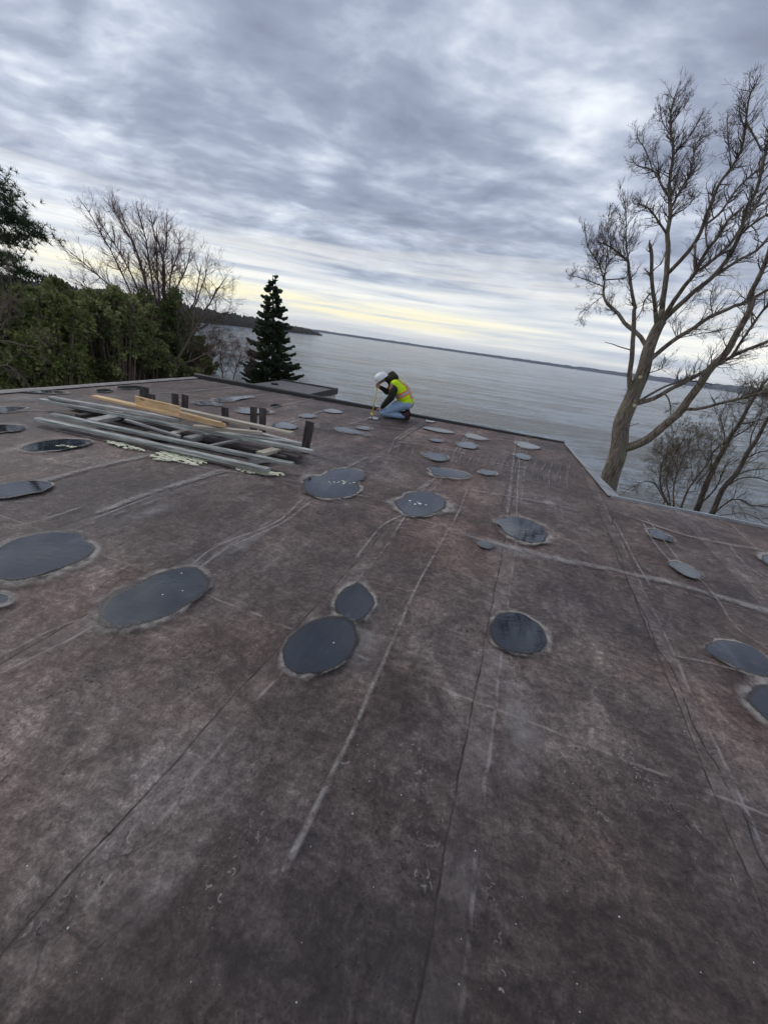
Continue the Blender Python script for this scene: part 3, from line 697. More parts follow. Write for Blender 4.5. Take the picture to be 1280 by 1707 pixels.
for i, (lab, pxs) in enumerate(PUD):
    raw = catmull([at(x, y) for x, y in pxs], 12, True)
    cen = sum(raw, Vector())/len(raw)
    out = [p + (p-cen).normalized()*(.016*mn.noise(Vector((p.x*7, p.y*7, i)))+.005*mn.noise(Vector((p.x*24, p.y*24, i)))+.002*mn.noise(Vector((p.x*70, p.y*70, i)))) for p in raw]
    size = max((p-cen).length for p in out)
    if i != 12:
        ring(out, min(.085, .14*size+.025), 'halo'); ring(out, min(.030, .05*size+.012), 'wet')
    m_ = MB(); n = len(out)
    vs = [(cen.x, cen.y, .009)]+[(cen.x+(p.x-cen.x)*.5, cen.y+(p.y-cen.y)*.5, .009) for p in out]+[(p.x, p.y, .009) for p in out]+[(p.x+(p.x-cen.x)*.01, p.y+(p.y-cen.y)*.01, .0065) for p in out]
    fs = [(0, 1+k, 1+(k+1) % n) for k in range(n)]
    for q in range(2): fs += [(1+q*n+k, 1+(q+1)*n+k, 1+(q+1)*n+(k+1) % n, 1+q*n+(k+1) % n) for k in range(n)]
    m_.add(vs, fs)
    o = m_.build('puddle', M['puddle'], loc=(cen.x, cen.y, 0)); tag(o, lab, 'puddle', PGRP)
    if i in FLAKE:
        for k in range(FLAKE[i]):
            fm = MB()
            a = rnd.uniform(0, 6.28); rr_ = size*rnd.random()*.30
            if i == 32: c = Vector((rnd.uniform(.0, .75)*size*.8, rnd.gauss(.0, .02), 0))
            elif i == 1: c = Vector(at(*[(303, 958), (305, 987), (345, 975)][k]))-cen if k < 2 else Vector((.03, .02, 0))
            elif i == 3: c = Vector(at(556, 1074))-cen
            else: c = Vector((math.cos(a)*rr_*1.2+.02, math.sin(a)*rr_*.7-.03*size, 0))
            sz_ = rnd.uniform(.005, .022) if FLAKE[i] > 4 else .006
            m5 = [c+Vector((math.cos(b)*sz_*rnd.uniform(.4, 1.2), math.sin(b)*sz_*rnd.uniform(.4, 1.2), 0)) for b in [q*6.283/7 for q in range(7)]]
            zz = .0115+.0001*k
            fm.add([(q.x, q.y, zz) for q in m5]+[(q.x, q.y, zz-.0015) for q in m5], [tuple(range(7))]+[(q, 7+q, 7+(q+1) % 7, (q+1) % 7) for q in range(7)])
            fm.build('floating_flake', M['residue'] if i in (13, 32) else M['white_bit'], o)

rf.build('roof_membrane', [M['roof'], M['pale'], M['crack'], M['halo'], M['wet'], M['stain_pale'], M['dark_stain_or_vignette'], M['stripe']], BLD, smooth=False)

# walls, deck edge, trims
def wallrun(mb, a, b, z0, z1, th, inward):
    dv = (b-a).normalized(); nn = Vector((-dv.y, dv.x, 0))*inward
    for_ = [a, b, b+nn*th, a+nn*th]
    vs = [(p.x, p.y, z0) for p in for_]+[(p.x, p.y, z1) for p in for_]
    mb.add(vs, [(0, 1, 2, 3), (4, 7, 6, 5), (0, 4, 5, 1), (1, 5, 6, 2), (2, 6, 7, 3), (3, 7, 4, 0)])
wl = MB()
def inset(p, a, b): return p+EX*a+EY*b
o2 = [inset(pB, .12, -.12), inset(pCc, -.12, -.12), inset(pDd, -.12, -.12), inset(pE2, -.12, -.12), inset(back_r, -.12, .12), inset(left_far, .12, .12)]
for i in range(6):
    a, b = o2[i], o2[(i+1) % 6]
    vs = [(a.x, a.y, -5.5), (b.x, b.y, -5.5), (b.x, b.y, -.25), (a.x, a.y, -.25)]
    wl.add(vs, [(0, 1, 2, 3)])
wl.build('wall', M['wall'], BLD)
dk = MB()
top = [(p.x, p.y, -.02) for p in outline]; bot = [(p.x, p.y, -.25) for p in outline]
dk.add(top+bot, [(11, 10, 9, 8, 7, 6)]+[(i, (i+1) % 6, 6+(i+1) % 6, 6+i) for i in range(6)])
dk.build('roof_deck_edge', M['grey_metal'], BLD)
# black curb along the far edge: high at left, thinning toward the right corner
cb = MB(); n = 60
for i in range(n+1):
    u = i/n; a = u*W1
    h = .085*(1-u)**1.0+.022; wd = .10-.05*u
    base = pB+EX*a
    hh = h+.004*mn.noise(Vector((a*3, 0, 0)))
    prof = [(-wd, -.008), (-wd*.8, hh*.8), (-wd*.3, hh), (.03, hh), (.045, hh-.01), (.045, -.16)]
    for (b, z) in prof: p = base+EY*b; cb.v.append((p.x, p.y, z))
for i in range(n):
    for j in range(5): cb.f.append((i*6+j, (i+1)*6+j, (i+1)*6+j+1, i*6+j+1)); cb.mi.append(0)
cb.f.append(tuple(range(6))); cb.mi.append(0); cb.f.append(tuple(range(n*6, n*6+6))[::-1]); cb.mi.append(0)
cb.build('black_edge_curb', M['black_metal'], BLD)
# grey flashing at the notch and the thin edge to the right
fl = MB()
def strip(a, b, wdt, z, zd, th=.008):
    dv = (b-a).normalized(); nn = Vector((dv.y, -dv.x, 0)); k = max(2, int((b-a).length/.3)); 
    for i in range(k):
        p, q = a+(b-a)*i/k, a+(b-a)*(i+.985)/k
        zz = z+.004*(i % 2)
        vs = []
        for c in (p, q):
            vs += [(c.x, c.y, zz), (c.x+nn.x*wdt, c.y+nn.y*wdt, zz+zd), (c.x+nn.x*(wdt+.01), c.y+nn.y*(wdt+.01), zz+zd-.09)]
        fl.add(vs, [(0, 3, 4, 1), (1, 4, 5, 2)])
strip(pDd+Vector((0, 0, 0))-EY*.0, pCc-EY*.05, -.01, .012, 0)
# sloped wedge of flashing outside the C-D edge (turned-down apron)
ap = MB(); k = 7
for i in range(k):
    p = pCc+(pDd-pCc)*i/k; q = pCc+(pDd-pCc)*(i+.98)/k; zz = .012+.003*(i % 2)
    w0 = .08+.14*i/k; w1 = .08+.14*(i+1)/k
    P0, P1 = p-EX*.03, q-EX*.03; Q0, Q1 = p+EX*w0, q+EX*w1
    vs = [(P0.x, P0.y, zz), (P1.x, P1.y, zz), (Q1.x, Q1.y, zz-.05), (Q0.x, Q0.y, zz-.05), (Q1.x, Q1.y, zz-.20), (Q0.x, Q0.y, zz-.20)]
    ap.add(vs, [(0, 1, 2, 3), (3, 2, 4, 5)])
ap.build('grey_flashing', M['grey_metal'], BLD)
e2 = MB()
def lip(mb, a, b, w0, hz, out, seg=.8):
    dv = (b-a).normalized(); nn = Vector((dv.y, -dv.x, 0))*out; k = max(1, int((b-a).length/seg))
    for i in range(k):
        p, q = a+(b-a)*i/k, a+(b-a)*(i+.99)/k; z = hz+.003*(i % 2)
        vs = []
        for c in (p, q):
            for (o_, zz) in ((-w0, .006), (-w0*.5, z), (.01, z), (.015, -.14)): r_ = c+nn*o_; vs.append((r_.x, r_.y, zz))
        mb.add(vs, [(j, j+1, 4+j+1, 4+j) for j in range(3)])
lip(e2, pE2, pDd, .07, .022, -1)
e2.build('edge_strip', M['grey_metal'], BLD)
e3 = MB(); lip(e3, left_far, pB, .16, .020, -1); e3.build('edge_strip', M['pale_edge'], BLD)

# lower roof section beyond the curb, left
lz = -.30
q1, q0 = at(563, 650, lz), at(458, 633, lz)
LOW = empty('lower_roof_section', 'lower flat roof section with black rim beyond the black curb, by the spruce', 'roof', (0, 0, 0))
c1 = pB + EY*.06
aR = (q1-pB).dot(EX); bF = (q1-pB).dot(EY); 
f1 = pB+EX*aR+EY*bF; f0 = pB+EX*(.15)+EY*(bF); n0 = pB+EX*.15+EY*.08; n1 = pB+EX*aR+EY*.08
lm = MB()
lm.add([(p.x, p.y, lz) for p in (n0, n1, f1, f0)], [(0, 1, 2, 3)])
lm.build('roof_membrane', M['lowroof'], LOW)
lb = MB()
lip(lb, f0, f1, .07, .05, -1); lip(lb, f1, n1, .09, .06, -1); 
for i, p in enumerate(lb.v): lb.v[i] = (p[0], p[1], p[2]+lz)
lb.build('black_rim', M['black_metal'], LOW)
lw = MB()
ww = [n0, n1, f1, f0]; ww = [inset(n0, .05, 0), inset(n1, -.05, 0), inset(f1, -.05, -.05), inset(f0, .05, -.05)]
for i in range(4):
    a, b = ww[i], ww[(i+1) % 4]; lw.add([(a.x, a.y, -5.5), (b.x, b.y, -5.5), (b.x, b.y, lz-.06), (a.x, a.y, lz-.06)], [(0, 1, 2, 3)])
lw.build('wall', M['wall'], LOW)
# drain and dropped bits on it
dr = MB(); pd = at(458, 641, lz); dr.tube([(pd.x, pd.y, lz-.02), (pd.x, pd.y, lz+.05), (pd.x, pd.y, lz+.06)], [.12, .12, .05], 10); dr.build('roof_drain', M['black_metal'], LOW)

# ------------------------------------------------------------------ timber pile
def plank(a, b, w_, h_, m, name, label, cat, group=None, roll=0.0, seed=0, sidev=None):
    """a, b: centre points of the two ends (world); box with slightly worn ends, uv along the grain"""
    a, b = Vector(a), Vector(b); L = (b-a).length; ax = (b-a)/L
    side = sidev or ax.cross(Vector((0, 0, 1))).normalized(); side = (side-ax*side.dot(ax)).normalized(); up = side.cross(ax)
    rn = random.Random(seed); cen = (a+b)/2
    if roll:
        q = Matrix.Rotation(roll, 3, ax); side = q @ side; up = q @ up
    mb = MB(); n = 10; bev = min(w_, h_)*.12; vs = []; 
    prof = [(-w_/2+bev, -h_/2), (w_/2-bev, -h_/2), (w_/2, -h_/2+bev), (w_/2, h_/2-bev), (w_/2-bev, h_/2), (-w_/2+bev, h_/2), (-w_/2, h_/2-bev), (-w_/2, -h_/2+bev)]
    uvs = []
    bow = rn.uniform(-.006, .006)*L; tw = rn.uniform(-.05, .05)
    for i in range(n+1):
        u = i/n; c = a+(b-a)*u + side*bow*math.sin(u*math.pi)
        ea = tw*(u-.5)
        for j, (x, y) in enumerate(prof):
            x2 = x*math.cos(ea)-y*math.sin(ea); y2 = x*math.sin(ea)+y*math.cos(ea)
            jj = .0015*mn.noise(Vector((i*1.3, j*2.1, seed)))
            e = ax*(rn.uniform(-.006, .006) if i in (0, n) else 0)
            p = c+side*(x2+jj)+up*(y2+jj)+e
            vs.append(p); uvs.append((u*L, j*.06+seed*.37))
    fs = [(i*8+j, i*8+(j+1) % 8, (i+1)*8+(j+1) % 8, (i+1)*8+j) for i in range(n) for j in range(8)]+[tuple(range(7, -1, -1)), tuple(range(n*8, n*8+8))]
    mb.add(vs, fs, 0, uvs)
    o = mb.build(name, m, loc=cen)
    return tag(o, label, cat, group)
def pz(x, y, z): return at(x, y, z)
TG = 'weathered timbers stacked on the roof'
T = [ # (px0,py0,z0, px1,py1,z1, w, h, mat, label)
 ((62, 699), .06, (448, 784), .06, .09, .06, 'woodgreen', 'long grey green timber lying nearest the camera along the pile front'),
 ((88, 691), .13, (488, 774), .10, .09, .05, 'woodgreen', 'long grey green timber second from the front of the pile'),
 ((70, 667), .12, (522, 753), .14, .09, .055, 'woodgreen', 'longest grey green timber crossing the middle of the pile, split at its left end'),
 ((85, 663), .17, (300, 700), .20, .09, .05, 'woodgrey', 'weathered grey plank at the left end under the fresh pine board'),
 ((370, 722), .10, (520, 743), .10, .09, .05, 'woodgreen', 'short greenish timber at the right rear of the pile beside the leaning post'),
 ((120, 677), .04, (480, 762), .04, .14, .04, 'wooddark', 'dark plank lying flat on the roof inside the pile'),
 ((190, 712), .03, (420, 760), .03, .10, .04, 'wooddark', 'dark low plank between the two front timbers'),
 ((323, 711), .22, (437, 722), .22, .10, .05, 'woodpale', 'short pale timber with dark knotted end crossing under the pine board'),
 ((420, 720), .07, (500, 741), .07, .09, .06, 'woodgrey', 'grey timber stub under the right rear of the pile'),
 ((180, 678), .07, (260, 692), .07, .10, .04, 'woodgrey', 'grey plank piece at rear left below the pine boards'),
]
for i, (a, za, b, zb, w_, h_, m_, lab) in enumerate(T):
    plank(pz(*a, za), pz(*b, zb), w_*.84, h_*.84, M[m_], 'timber', lab, 'timber', TG, seed=i+1)
X_ = [
 ((150, 676), .10, (205, 690), .12, .05, .03, 'woodpale', 'thin broken pale stick near the rear left of the pile'),
 ((345, 745), .10, (400, 733), .12, .04, .03, 'woodgrey', 'thin grey stick lying across the middle timbers'),
 ((210, 700), .12, (300, 728), .09, .05, .03, 'woodgrey', 'narrow grey batten between the front and middle timbers'),
 ((152, 703), .085, (194, 695), .085, .16, .05, 'woodgrey', 'short wide grey block lying across the left end of the front timbers'),
 ((130, 694), .05, (160, 690), .05, .10, .05, 'wooddark', 'small dark block between timbers at the left end'),
 ((312, 733), .05, (372, 720), .05, .13, .06, 'woodgrey', 'grey cross piece in the middle of the pile'),
 ((433, 757), .08, (468, 748), .08, .12, .05, 'woodpale', 'pale cross piece near the right end of the pile'),
 ((414, 770), .03, (446, 766), .03, .10, .05, 'woodgrey', 'small grey block under the right end of the front timbers'),
 ((455, 752), .05, (500, 764), .05, .10, .06, 'wooddark', 'dark weathered block sticking out right of the pale cross piece'),
 ((250, 722), .05, (268, 730), .05, .10, .06, 'wooddark', 'dark rounded stub between the two front timbers'),
 ((285, 725), .04, (318, 716), .04, .10, .05, 'woodpale', 'pale cross piece left of centre behind the front timbers'),
]
for i, (a, za, b, zb, w_, h_, m_, lab) in enumerate(X_):
    plank(pz(*a, za), pz(*b, zb), w_, h_, M[m_], 'timber_block', lab, 'timber block', 'short blocks in the timber pile', seed=i+31)
PG = 'fresh pine boards on top of the pile'
plank(pz(158, 661, .20), pz(372, 709, .28), .10, .04, M['woodnew'], 'pine_board', 'orange fresh pine board slanting from the rear left across the pile', 'board', PG, seed=51)
plank(pz(227, 668, .30), pz(301, 686, .32), .025, .14, M['woodnew'], 'pine_board', 'short wide orange pine board standing on edge', 'board', PG, seed=52)
plank(pz(301, 689, .30), pz(370, 707, .30), .05, .05, M['woodnew'], 'pine_board', 'orange pine batten ending in a dark tip right of the short wide board', 'board', PG, seed=53)
plank(pz(255, 672, .22), pz(487, 723, .26), .09, .045, M['woodpale'], 'pine_board', 'long pale cream board at the rear running to the right end', 'board', PG, seed=54)
# upright posts: foot on the roof, top at the given pixel
PO = [((240, 672), (241, 645), .13, 'leaning dark weathered post at the left, broken pointed top'),
      ((252, 676), (253, 657), .10, 'short dark post right of the leaning left one'),
      ((294, 684), (292, 656), .085, 'dark weathered post, left of the middle pair'),
      ((308, 687), (309, 658), .085, 'dark weathered post, right of the middle pair'),
      ((376, 699), (375, 679), .09, 'short brown post standing alone behind the pale board'),
      ((423, 712), (423, 678), .085, 'dark weathered post, left of the right pair'),
      ((438, 714), (438, 680), .085, 'dark weathered post, right of the right pair'),
      ((508, 748), (517, 703), .10, 'leaning reddish dark post at the right end of the pile')]
for i, (ft, tp, w_, lab) in enumerate(PO):
    base = at(ft[0], ft[1]+6)
    D = math.hypot(base.x, base.y)
    tpv = far(tp[0], tp[1], D+.02)
    n_ = plank(base, tpv, w_*1.15, .045, M['wooddark'], 'upright_post', lab, 'post', 'dark upright posts in the timber pile', seed=70+i, sidev=Vector((1, -.15+.1*(i % 3), 0)))

# dried pale residue on the roof
def patch(pxs, label, seed, n=40):
    rn = random.Random(seed); poly = catmull([at(x, y) for x, y in pxs], 5, True)
    cen = sum(poly, Vector())/len(poly); mb = MB()
    def inp(p):
        c = False; j = len(poly)-1
        for i in range(len(poly)):
            a, b = poly[i], poly[j]
            if (a.y > p.y) != (b.y > p.y) and p.x < (b.x-a.x)*(p.y-a.y)/(b.y-a.y)+a.x: c = not c
            j = i
        return c
    x0, x1 = min(p.x for p in poly), max(p.x for p in poly); y0, y1 = min(p.y for p in poly), max(p.y for p in poly)
    k = 0; tries = 0
    while k < n and tries < n*40:
        tries += 1; p = Vector((rn.uniform(x0, x1), rn.uniform(y0, y1), 0))
        if not inp(p): continue
        s = rn.uniform(.008, .028)*(.5+rn.random()); zz = .009+.00004*k
        an = rn.uniform(-.4, .4)-.25
        m5 = []
        for q in range(9):
            b = q*6.283/9; r_ = s*rn.uniform(.45, 1.2); v = Vector((math.cos(b)*r_*1.8, math.sin(b)*r_*.7, 0)); v.rotate(Matrix.Rotation(an, 3, 'Z')); m5.append(p+v)
        mb.add([(q.x, q.y, zz) for q in m5]+[(q.x, q.y, .006) for q in m5], [tuple(range(9))]+[(q, 9+q, 9+(q+1) % 9, (q+1) % 9) for q in range(9)])
        k += 1
    o = mb.build('residue_patch', M['residue'], loc=(cen.x, cen.y, 0)); tag(o, label, 'residue patch', 'crusts of pale yellow residue around the timbers')
patch([(180, 735), (200, 738), (240, 750), (246, 754), (215, 750), (185, 741)], 'thin pale yellow crusted streak left of the largest crust', 1, 60)
patch([(250, 762), (270, 755), (310, 757), (345, 770), (330, 777), (290, 770), (258, 768)], 'largest pale yellow crust on the roof in front of the timbers', 2, 230)
patch([(395, 780), (430, 785), (470, 790), (468, 794), (430, 791), (400, 786)], 'pale yellow crust under the right end of the front timber', 3, 80)

# ------------------------------------------------------------------ litter
def leaf(px, py, size, m, label, name='dry_leaf', cat='leaf', seed=0):
    rn = random.Random(seed); c = at(px, py); mb = MB(); n = 6; vs = []
    an = rn.uniform(0, 6.28); ca, sa = math.cos(an), math.sin(an)
    for i in range(n+1):
        u = i/n; w_ = size*.32*math.sin(math.pi*min(max(u, .04), .97))**.8
        for q in (-1, 0, 1):
            x = (u-.5)*size; y = q*w_; z = .014+abs(q)*size*.22*rn.uniform(.7, 1.2)+.12*size*math.sin(u*3)
            vs.append((x*ca-y*sa, x*sa+y*ca, z))
    mb.add(vs, [(i*3+j, i*3+j+1, (i+1)*3+j+1, (i+1)*3+j) for i in range(n) for j in range(2)])
    st = [(size*.5*ca, size*.5*sa, .015), (size*.75*ca, size*.75*sa, .02)]; mb.tube(st, [size*.02]*2, 4)
    return tag(mb.build(name, m, loc=(c.x, c.y, 0)), label, cat, 'dry leaves and scraps on the roof')
leaf(345, 1006, .055, M['dry_leaf'], 'dark curled dry leaf right of the capsule shaped puddle', seed=1)
leaf(1150, 1449, .05, M['dry_leaf'], 'curved dry seed pod lying between the boot prints, lower right', seed=2) if False else None
leaf(1018, 1449, .055, M['dry_leaf'], 'dark curved leaf in the lower right foreground', seed=2)
leaf(1040, 1370, .04, M['dry_leaf'], 'small brown curled leaf between boot prints at lower right', seed=3)
leaf(1140, 1402, .022, M['dry_leaf'], 'tiny brown scrap right of the small curled leaf', seed=4)
leaf(980, 1180, .022, M['white_bit'], 'white scrap alone on the bare membrane right of the pale wash', 'white_scrap', 'scrap', 5)
leaf(1203, 1120+0, .02, M['dry_leaf'], 'tiny dark scrap beside the two puddles at the right edge', seed=6) if False else None
lit = MB(); rn = random.Random(77)
for k in range(70):
    px = rn.uniform(20, 1270); py = rn.uniform(820, 1690); c = at(px, py); s = rn.uniform(.001, .0032)
    a = rn.uniform(0, 3.14); e = rn.uniform(.4, 1.0)
    q = [(c.x+math.cos(a+b)*s*(1 if j % 2 else e), c.y+math.sin(a+b)*s*(1 if j % 2 else e), .012) for j, b in enumerate([0, 1.2, 2.2, 3.3, 4.4, 5.3])]
    lit.add(q+[(c.x, c.y, .012+s*.8)], [(i, (i+1) % 6, 6) for i in range(6)])
tag(lit.build('grit', M['white_bit']), 'scattered pale specks of grit over the roof', 'grit', None, 'stuff')

# ------------------------------------------------------------------ trees
class Tree:
    def __init__(s, D, seed):
        s.D = D; s.rn = random.Random(seed); s.wood = MB(); s.twig = MB(); s.leaf = MB(); s.limbs = {}; s.tips = []
        s.budget = 60000
    def limb(s, name, pxs, r0, r1, parent=None, dd=0.0, n=8, sp=4, big=True):
        """pxs traced outline of the limb; depth starts at the parent's depth and changes by dd metres"""
        if parent:
            P0 = s.limbs[parent]
            bx, by = pxs[0]
            best = min(P0, key=lambda q: (q[1][0]-bx)**2+(q[1][1]-by)**2); D0 = best[2]
        else: D0 = s.D
        L = sum(math.hypot(pxs[i+1][0]-pxs[i][0], pxs[i+1][1]-pxs[i][1]) for i in range(len(pxs)-1)); acc = 0
        pts = []; 
        for i, (x, y) in enumerate(pxs):
            if i: acc += math.hypot(x-pxs[i-1][0], y-pxs[i-1][1])
            u = acc/L; D = D0+dd*u; pts.append((far(x, y, D), (x, y), D, r0+(r1-r0)*u))
        if parent: pts[0] = (best[0], pts[0][1], best[2], pts[0][3])
        P3 = catmull([p[0] for p in pts], sp); k = len(P3)
        rad = [r0+(r1-r0)*(i/(k-1))**.9 for i in range(k)]
        P3 = [p+Vector((mn.noise(p*1.9), mn.noise(p*1.9+Vector((9, 0, 0))), mn.noise(p*1.9+Vector((0, 9, 0)))))*min(.05, rad[i]*1.2+.012) if 0 < i else p for i, p in enumerate(P3)]
        (s.wood if big else s.twig).tube(P3, rad, n)
        # remember densely for children
        dens = []
        for i in range(len(pts)-1):
            for q in range(4):
                u = q/4; dens.append((pts[i][0].lerp(pts[i+1][0], u), (pts[i][1][0]*(1-u)+pts[i+1][1][0]*u, pts[i][1][1]*(1-u)+pts[i+1][1][1]*u), pts[i][2]*(1-u)+pts[i+1][2]*u))
        dens.append(pts[-1][:3]); s.limbs[name] = dens
        return P3, rad
    def grow(s, p, d, L, r, lvl, up=.25, spread=.7, kids=4, seg=5, wander=.25, lf=0.0, minr=.0022):
        if s.budget <= 0: return
        rn = s.rn; pts = [p]; rad = [r]; cur = p; dr = d.normalized()
        for i in range(seg):
            dr = (dr + Vector((rn.gauss(0, wander), rn.gauss(0, wander), rn.gauss(0, wander)))*.5 + Vector((0, 0, up*.3))).normalized()
            cur = cur + dr*L/seg; pts.append(cur); rad.append(max(minr, r*(1-.75*(i+1)/seg)))
        s.twig.tube(pts, rad, 4 if r > .01 else 3, cap=False); s.budget -= 1
        if lf > 0:
            for q in pts[2:]:
                if rn.random() < lf: s.addleaf(q, .035)
        if lvl <= 0: return
        for c in range(kids):
            u = rn.uniform(.2, 1.0); i = min(seg-1, int(u*seg)); q = pts[i].lerp(pts[i+1], u*seg-i)
            a = (pts[i+1]-pts[i]).normalized(); o = a.orthogonal().normalized(); o.rotate(Matrix.Rotation(rn.uniform(0, 6.283), 3, a))
            nd = (a + o*rn.uniform(.5, 1.2)*spread).normalized()
            s.grow(q, nd, L*rn.uniform(.42, .68), rad[i]*.6, lvl-1, up, spread, kids, max(3, seg-1), wander, lf, minr)
    def addleaf(s, p, sz):
        rn = s.rn; a = Vector((rn.gauss(0, 1), rn.gauss(0, 1), rn.gauss(0, 1))).normalized(); b = a.orthogonal().normalized(); c = a.cross(b)
        s.leaf.add([p, p+b*sz*.5+c*sz*.28, p+b*sz, p+b*sz*.5-c*sz*.28], [(0, 1, 2, 3)])
    def clothe(s, P3, rad, dens, L, lvl=2, start=.25, r=.012, **k):
        """twigs all along a limb"""
        n = len(P3); tot = sum((P3[i+1]-P3[i]).length for i in range(n-1)); cnt = int(tot*dens)
        for c in range(cnt):
            u = start+(.96-start)*s.rn.random(); i = min(n-2, int(u*(n-1))); q = P3[i].lerp(P3[i+1], u*(n-1)-i)
            a = (P3[i+1]-P3[i]).normalized(); o = a.orthogonal().normalized(); o.rotate(Matrix.Rotation(s.rn.uniform(0, 6.283), 3, a))
            nd = (a*s.rn.uniform(.3, 1.0)+o*s.rn.uniform(.5, 1.0)).normalized()
            s.grow(q, nd, L*s.rn.uniform(.6, 1.25)*(1.25-.5*u), min(r, rad[i]*.6), lvl, **k)
        s.grow(P3[-1], (P3[-1]-P3[-2]), L*.32, rad[-1]*.9, max(1, lvl-1), **k)

# --- big bare tree, right
z4 = lambda p: Z(920, 120, .28125, p)
z5 = lambda p: Z(920, 500, .28125, p)
B = Tree(10.5, 21); B.budget = 75000
px_m = 641/10.2
def W(px): return px/2/px_m*.72
trunk_px = z5([(320, 1160), (370, 960), (430, 700), (480, 560), (530, 440), (570, 300), (615, 180), (650, 130)])
P3, rad = B.limb('trunk', trunk_px, W(36), W(15), n=14, sp=6)
b0 = P3[0]; root = Vector((b0.x-.5, b0.y+.1, gh(b0.x, b0.y)-.3)); 
B.wood.tube([root, root.lerp(b0, .15), root.lerp(b0, .6)+Vector((.03, 0, 0)), b0+(P3[1]-b0)*.5], [W(66), W(50), W(41), W(36.4)], 14)
L_ = {}
def lb_(name, pts, w0, w1, parent, dd, dens=5, L=.8, lvl=2, start=.2, **k):
    big = w0 > 3.2; L *= .44 if lvl == 3 else .42; dens *= 3.0 if lvl == 3 else 2.6; lvl = 2; k['spread'] = k.get('spread', .7)*1.15
    P3, rad = B.limb(name, pts, W(w0), W(w1), parent, dd, n=8 if w0 > 6 else 6, sp=3, big=big)
    if dens: B.clothe(P3, rad, dens, L, lvl, start, r=.011, **k)
UPK = dict(up=.34, spread=.85, kids=4, wander=.36, minr=.0016)
lb_('L1', z5([(430, 930), (520, 850), (600, 790), (740, 680), (850, 540), (930, 430), (1010, 340), (1080, 220), (1150, 100), (1180, 0)])+[(1249, 514-20), (1269, 457), (1283, 401)], 17, 5, 'trunk', -1.2, 2.2, .9, 2, .35, **UPK)
lb_('L1b', z5([(770, 670), (900, 640), (1080, 590), (1200, 560)])+[(1290, 650), (1340, 640)], 6, 2.5, 'L1', -.5, 4, .7, 2, .2, **UPK)
lb_('L1c', z5([(850, 540), (900, 460), (960, 400)]), 9, 6, 'L1', .2, 0)
lb_('L2', z5([(490, 640), (600, 590), (720, 520), (850, 460), (960, 390), (1100, 310), (1280, 240)])+[(1330, 548)], 9, 5, 'trunk', .6, 3.5, .8, 2, .3, **UPK)
lb_('L2b', z5([(520, 610), (620, 540), (700, 500), (800, 480), (950, 500)]), 5, 2, 'L2', .5, 4, .6, 2, .4, **UPK)
lb_('L2c', z5([(650, 555), (690, 590), (705, 650), (705, 720), (712, 770)]), 3.5, 1.2, 'L2', -.2, 2.5, .35, 1, .3, **UPK)
lb_('L2d', z5([(1080, 330), (1150, 200), (1220, 90), (1280, 20)])+[(1300, 480)], 5, 3, 'L2', -.4, 4, .8, 2, .1, **UPK)
lb_('L3', z5([(585, 375), (650, 300), (740, 230), (850, 160), (950, 90), (1080, 30)])+[(1238, 505), (1280, 483), (1320, 470)], 9, 4, 'trunk', .8, 4, .9, 2, .25, **UPK)
lb_('L4', z5([(455, 600), (462, 450), (475, 300), (480, 150), (485, 60)])+[(1058, 519-8), (1051, 480), (1047, 435)], 10, 4.5, 'trunk', -.6, 1.5, .6, 2, .6, **UPK)
lb_('L4a', [(1047, 435), (1032, 421), (1013, 410), (996, 404)], 4, 1.5, 'L4', -.3, 12, .6, 3, .0, up=.6, spread=.6, kids=4, wander=.28)
lb_('L4b', [(1047, 435), (1044, 400), (1043, 360), (1038, 330)], 2.5, 1, 'L4', .3, 11, .55, 3, .0, up=.6, spread=.6, kids=4, wander=.28)
lb_('L5', z5([(545, 290), (490, 190), (410, 110), (350, 40), (320, 0)])+[(1004, 483), (1005, 462)], 8, 3.5, 'trunk', .9, 3, .6, 2, .4, **UPK)
lb_('L5a', [(1007, 466), (996, 438), (979, 412), (973, 373)], 2.5, 1, 'L5', .3, 12, .6, 3, .0, up=.4, spread=.8, kids=4, wander=.3)
lb_('L5b', [(1004, 480), (985, 470), (965, 462), (950, 458)], 2, .8, 'L5', -.3, 10, .5, 3, .0, up=.15, spread=.8, kids=4, wander=.3)
lb_('L5c', [(1013, 470), (1030, 465), (1045, 462), (1046, 450)], 2.5, 1.5, 'L5', -.2, 7, .5, 2, .1, **UPK)
lb_('L5d', [(1010, 492), (990, 505), (975, 520), (968, 530)], 1.6, .7, 'L5', .3, 10, .5, 2, .0, up=-.1, spread=.9, kids=4, wander=.3)
lb_('L5e', [(1007, 462), (1012, 430), (1012, 390), (1015, 350)], 2, .8, 'L5', .5, 12, .55, 3, .0, up=.5, spread=.7, kids=4, wander=.3)
lb_('A', z5([(600, 170), (610, 60)])+[(1092, 519), (1089, 472), (1089, 429), (1083, 410)], 8, 5, 'trunk', -.5, 3, .5, 2, .35, **UPK)
lb_('A1', [(1089, 480), (1075, 500), (1068, 520), (1050, 545)], 3, 1, 'A', -.4, 6, .45, 2, .1, **UPK)
lb_('A2', [(1089, 455), (1102, 440), (1108, 425)], 2, 1, 'A', .2, 5, .4, 2, .1, **UPK)
lb_('B', z5([(645, 140), (650, 60)])+[(1103, 519), (1111, 457), (1113, 415), (1111, 390), (1117, 359), (1117, 317), (1121, 275), (1120, 241), (1117, 213), (1120, 176), (1128, 148)], 11, 1.5, 'trunk', .4, 6, .7, 3, .45, up=.5, spread=.6, kids=4, wander=.28)
lb_('B1', [(1110, 390), (1094, 362), (1080, 345), (1061, 339)], 4, 1.2, 'B', -.6, 11, .6, 3, .15, **UPK)
lb_('B2', [(1115, 328), (1100, 300), (1083, 283), (1061, 275), (1052, 263)], 4, 1, 'B', .5, 8, .55, 2, .2, **UPK)
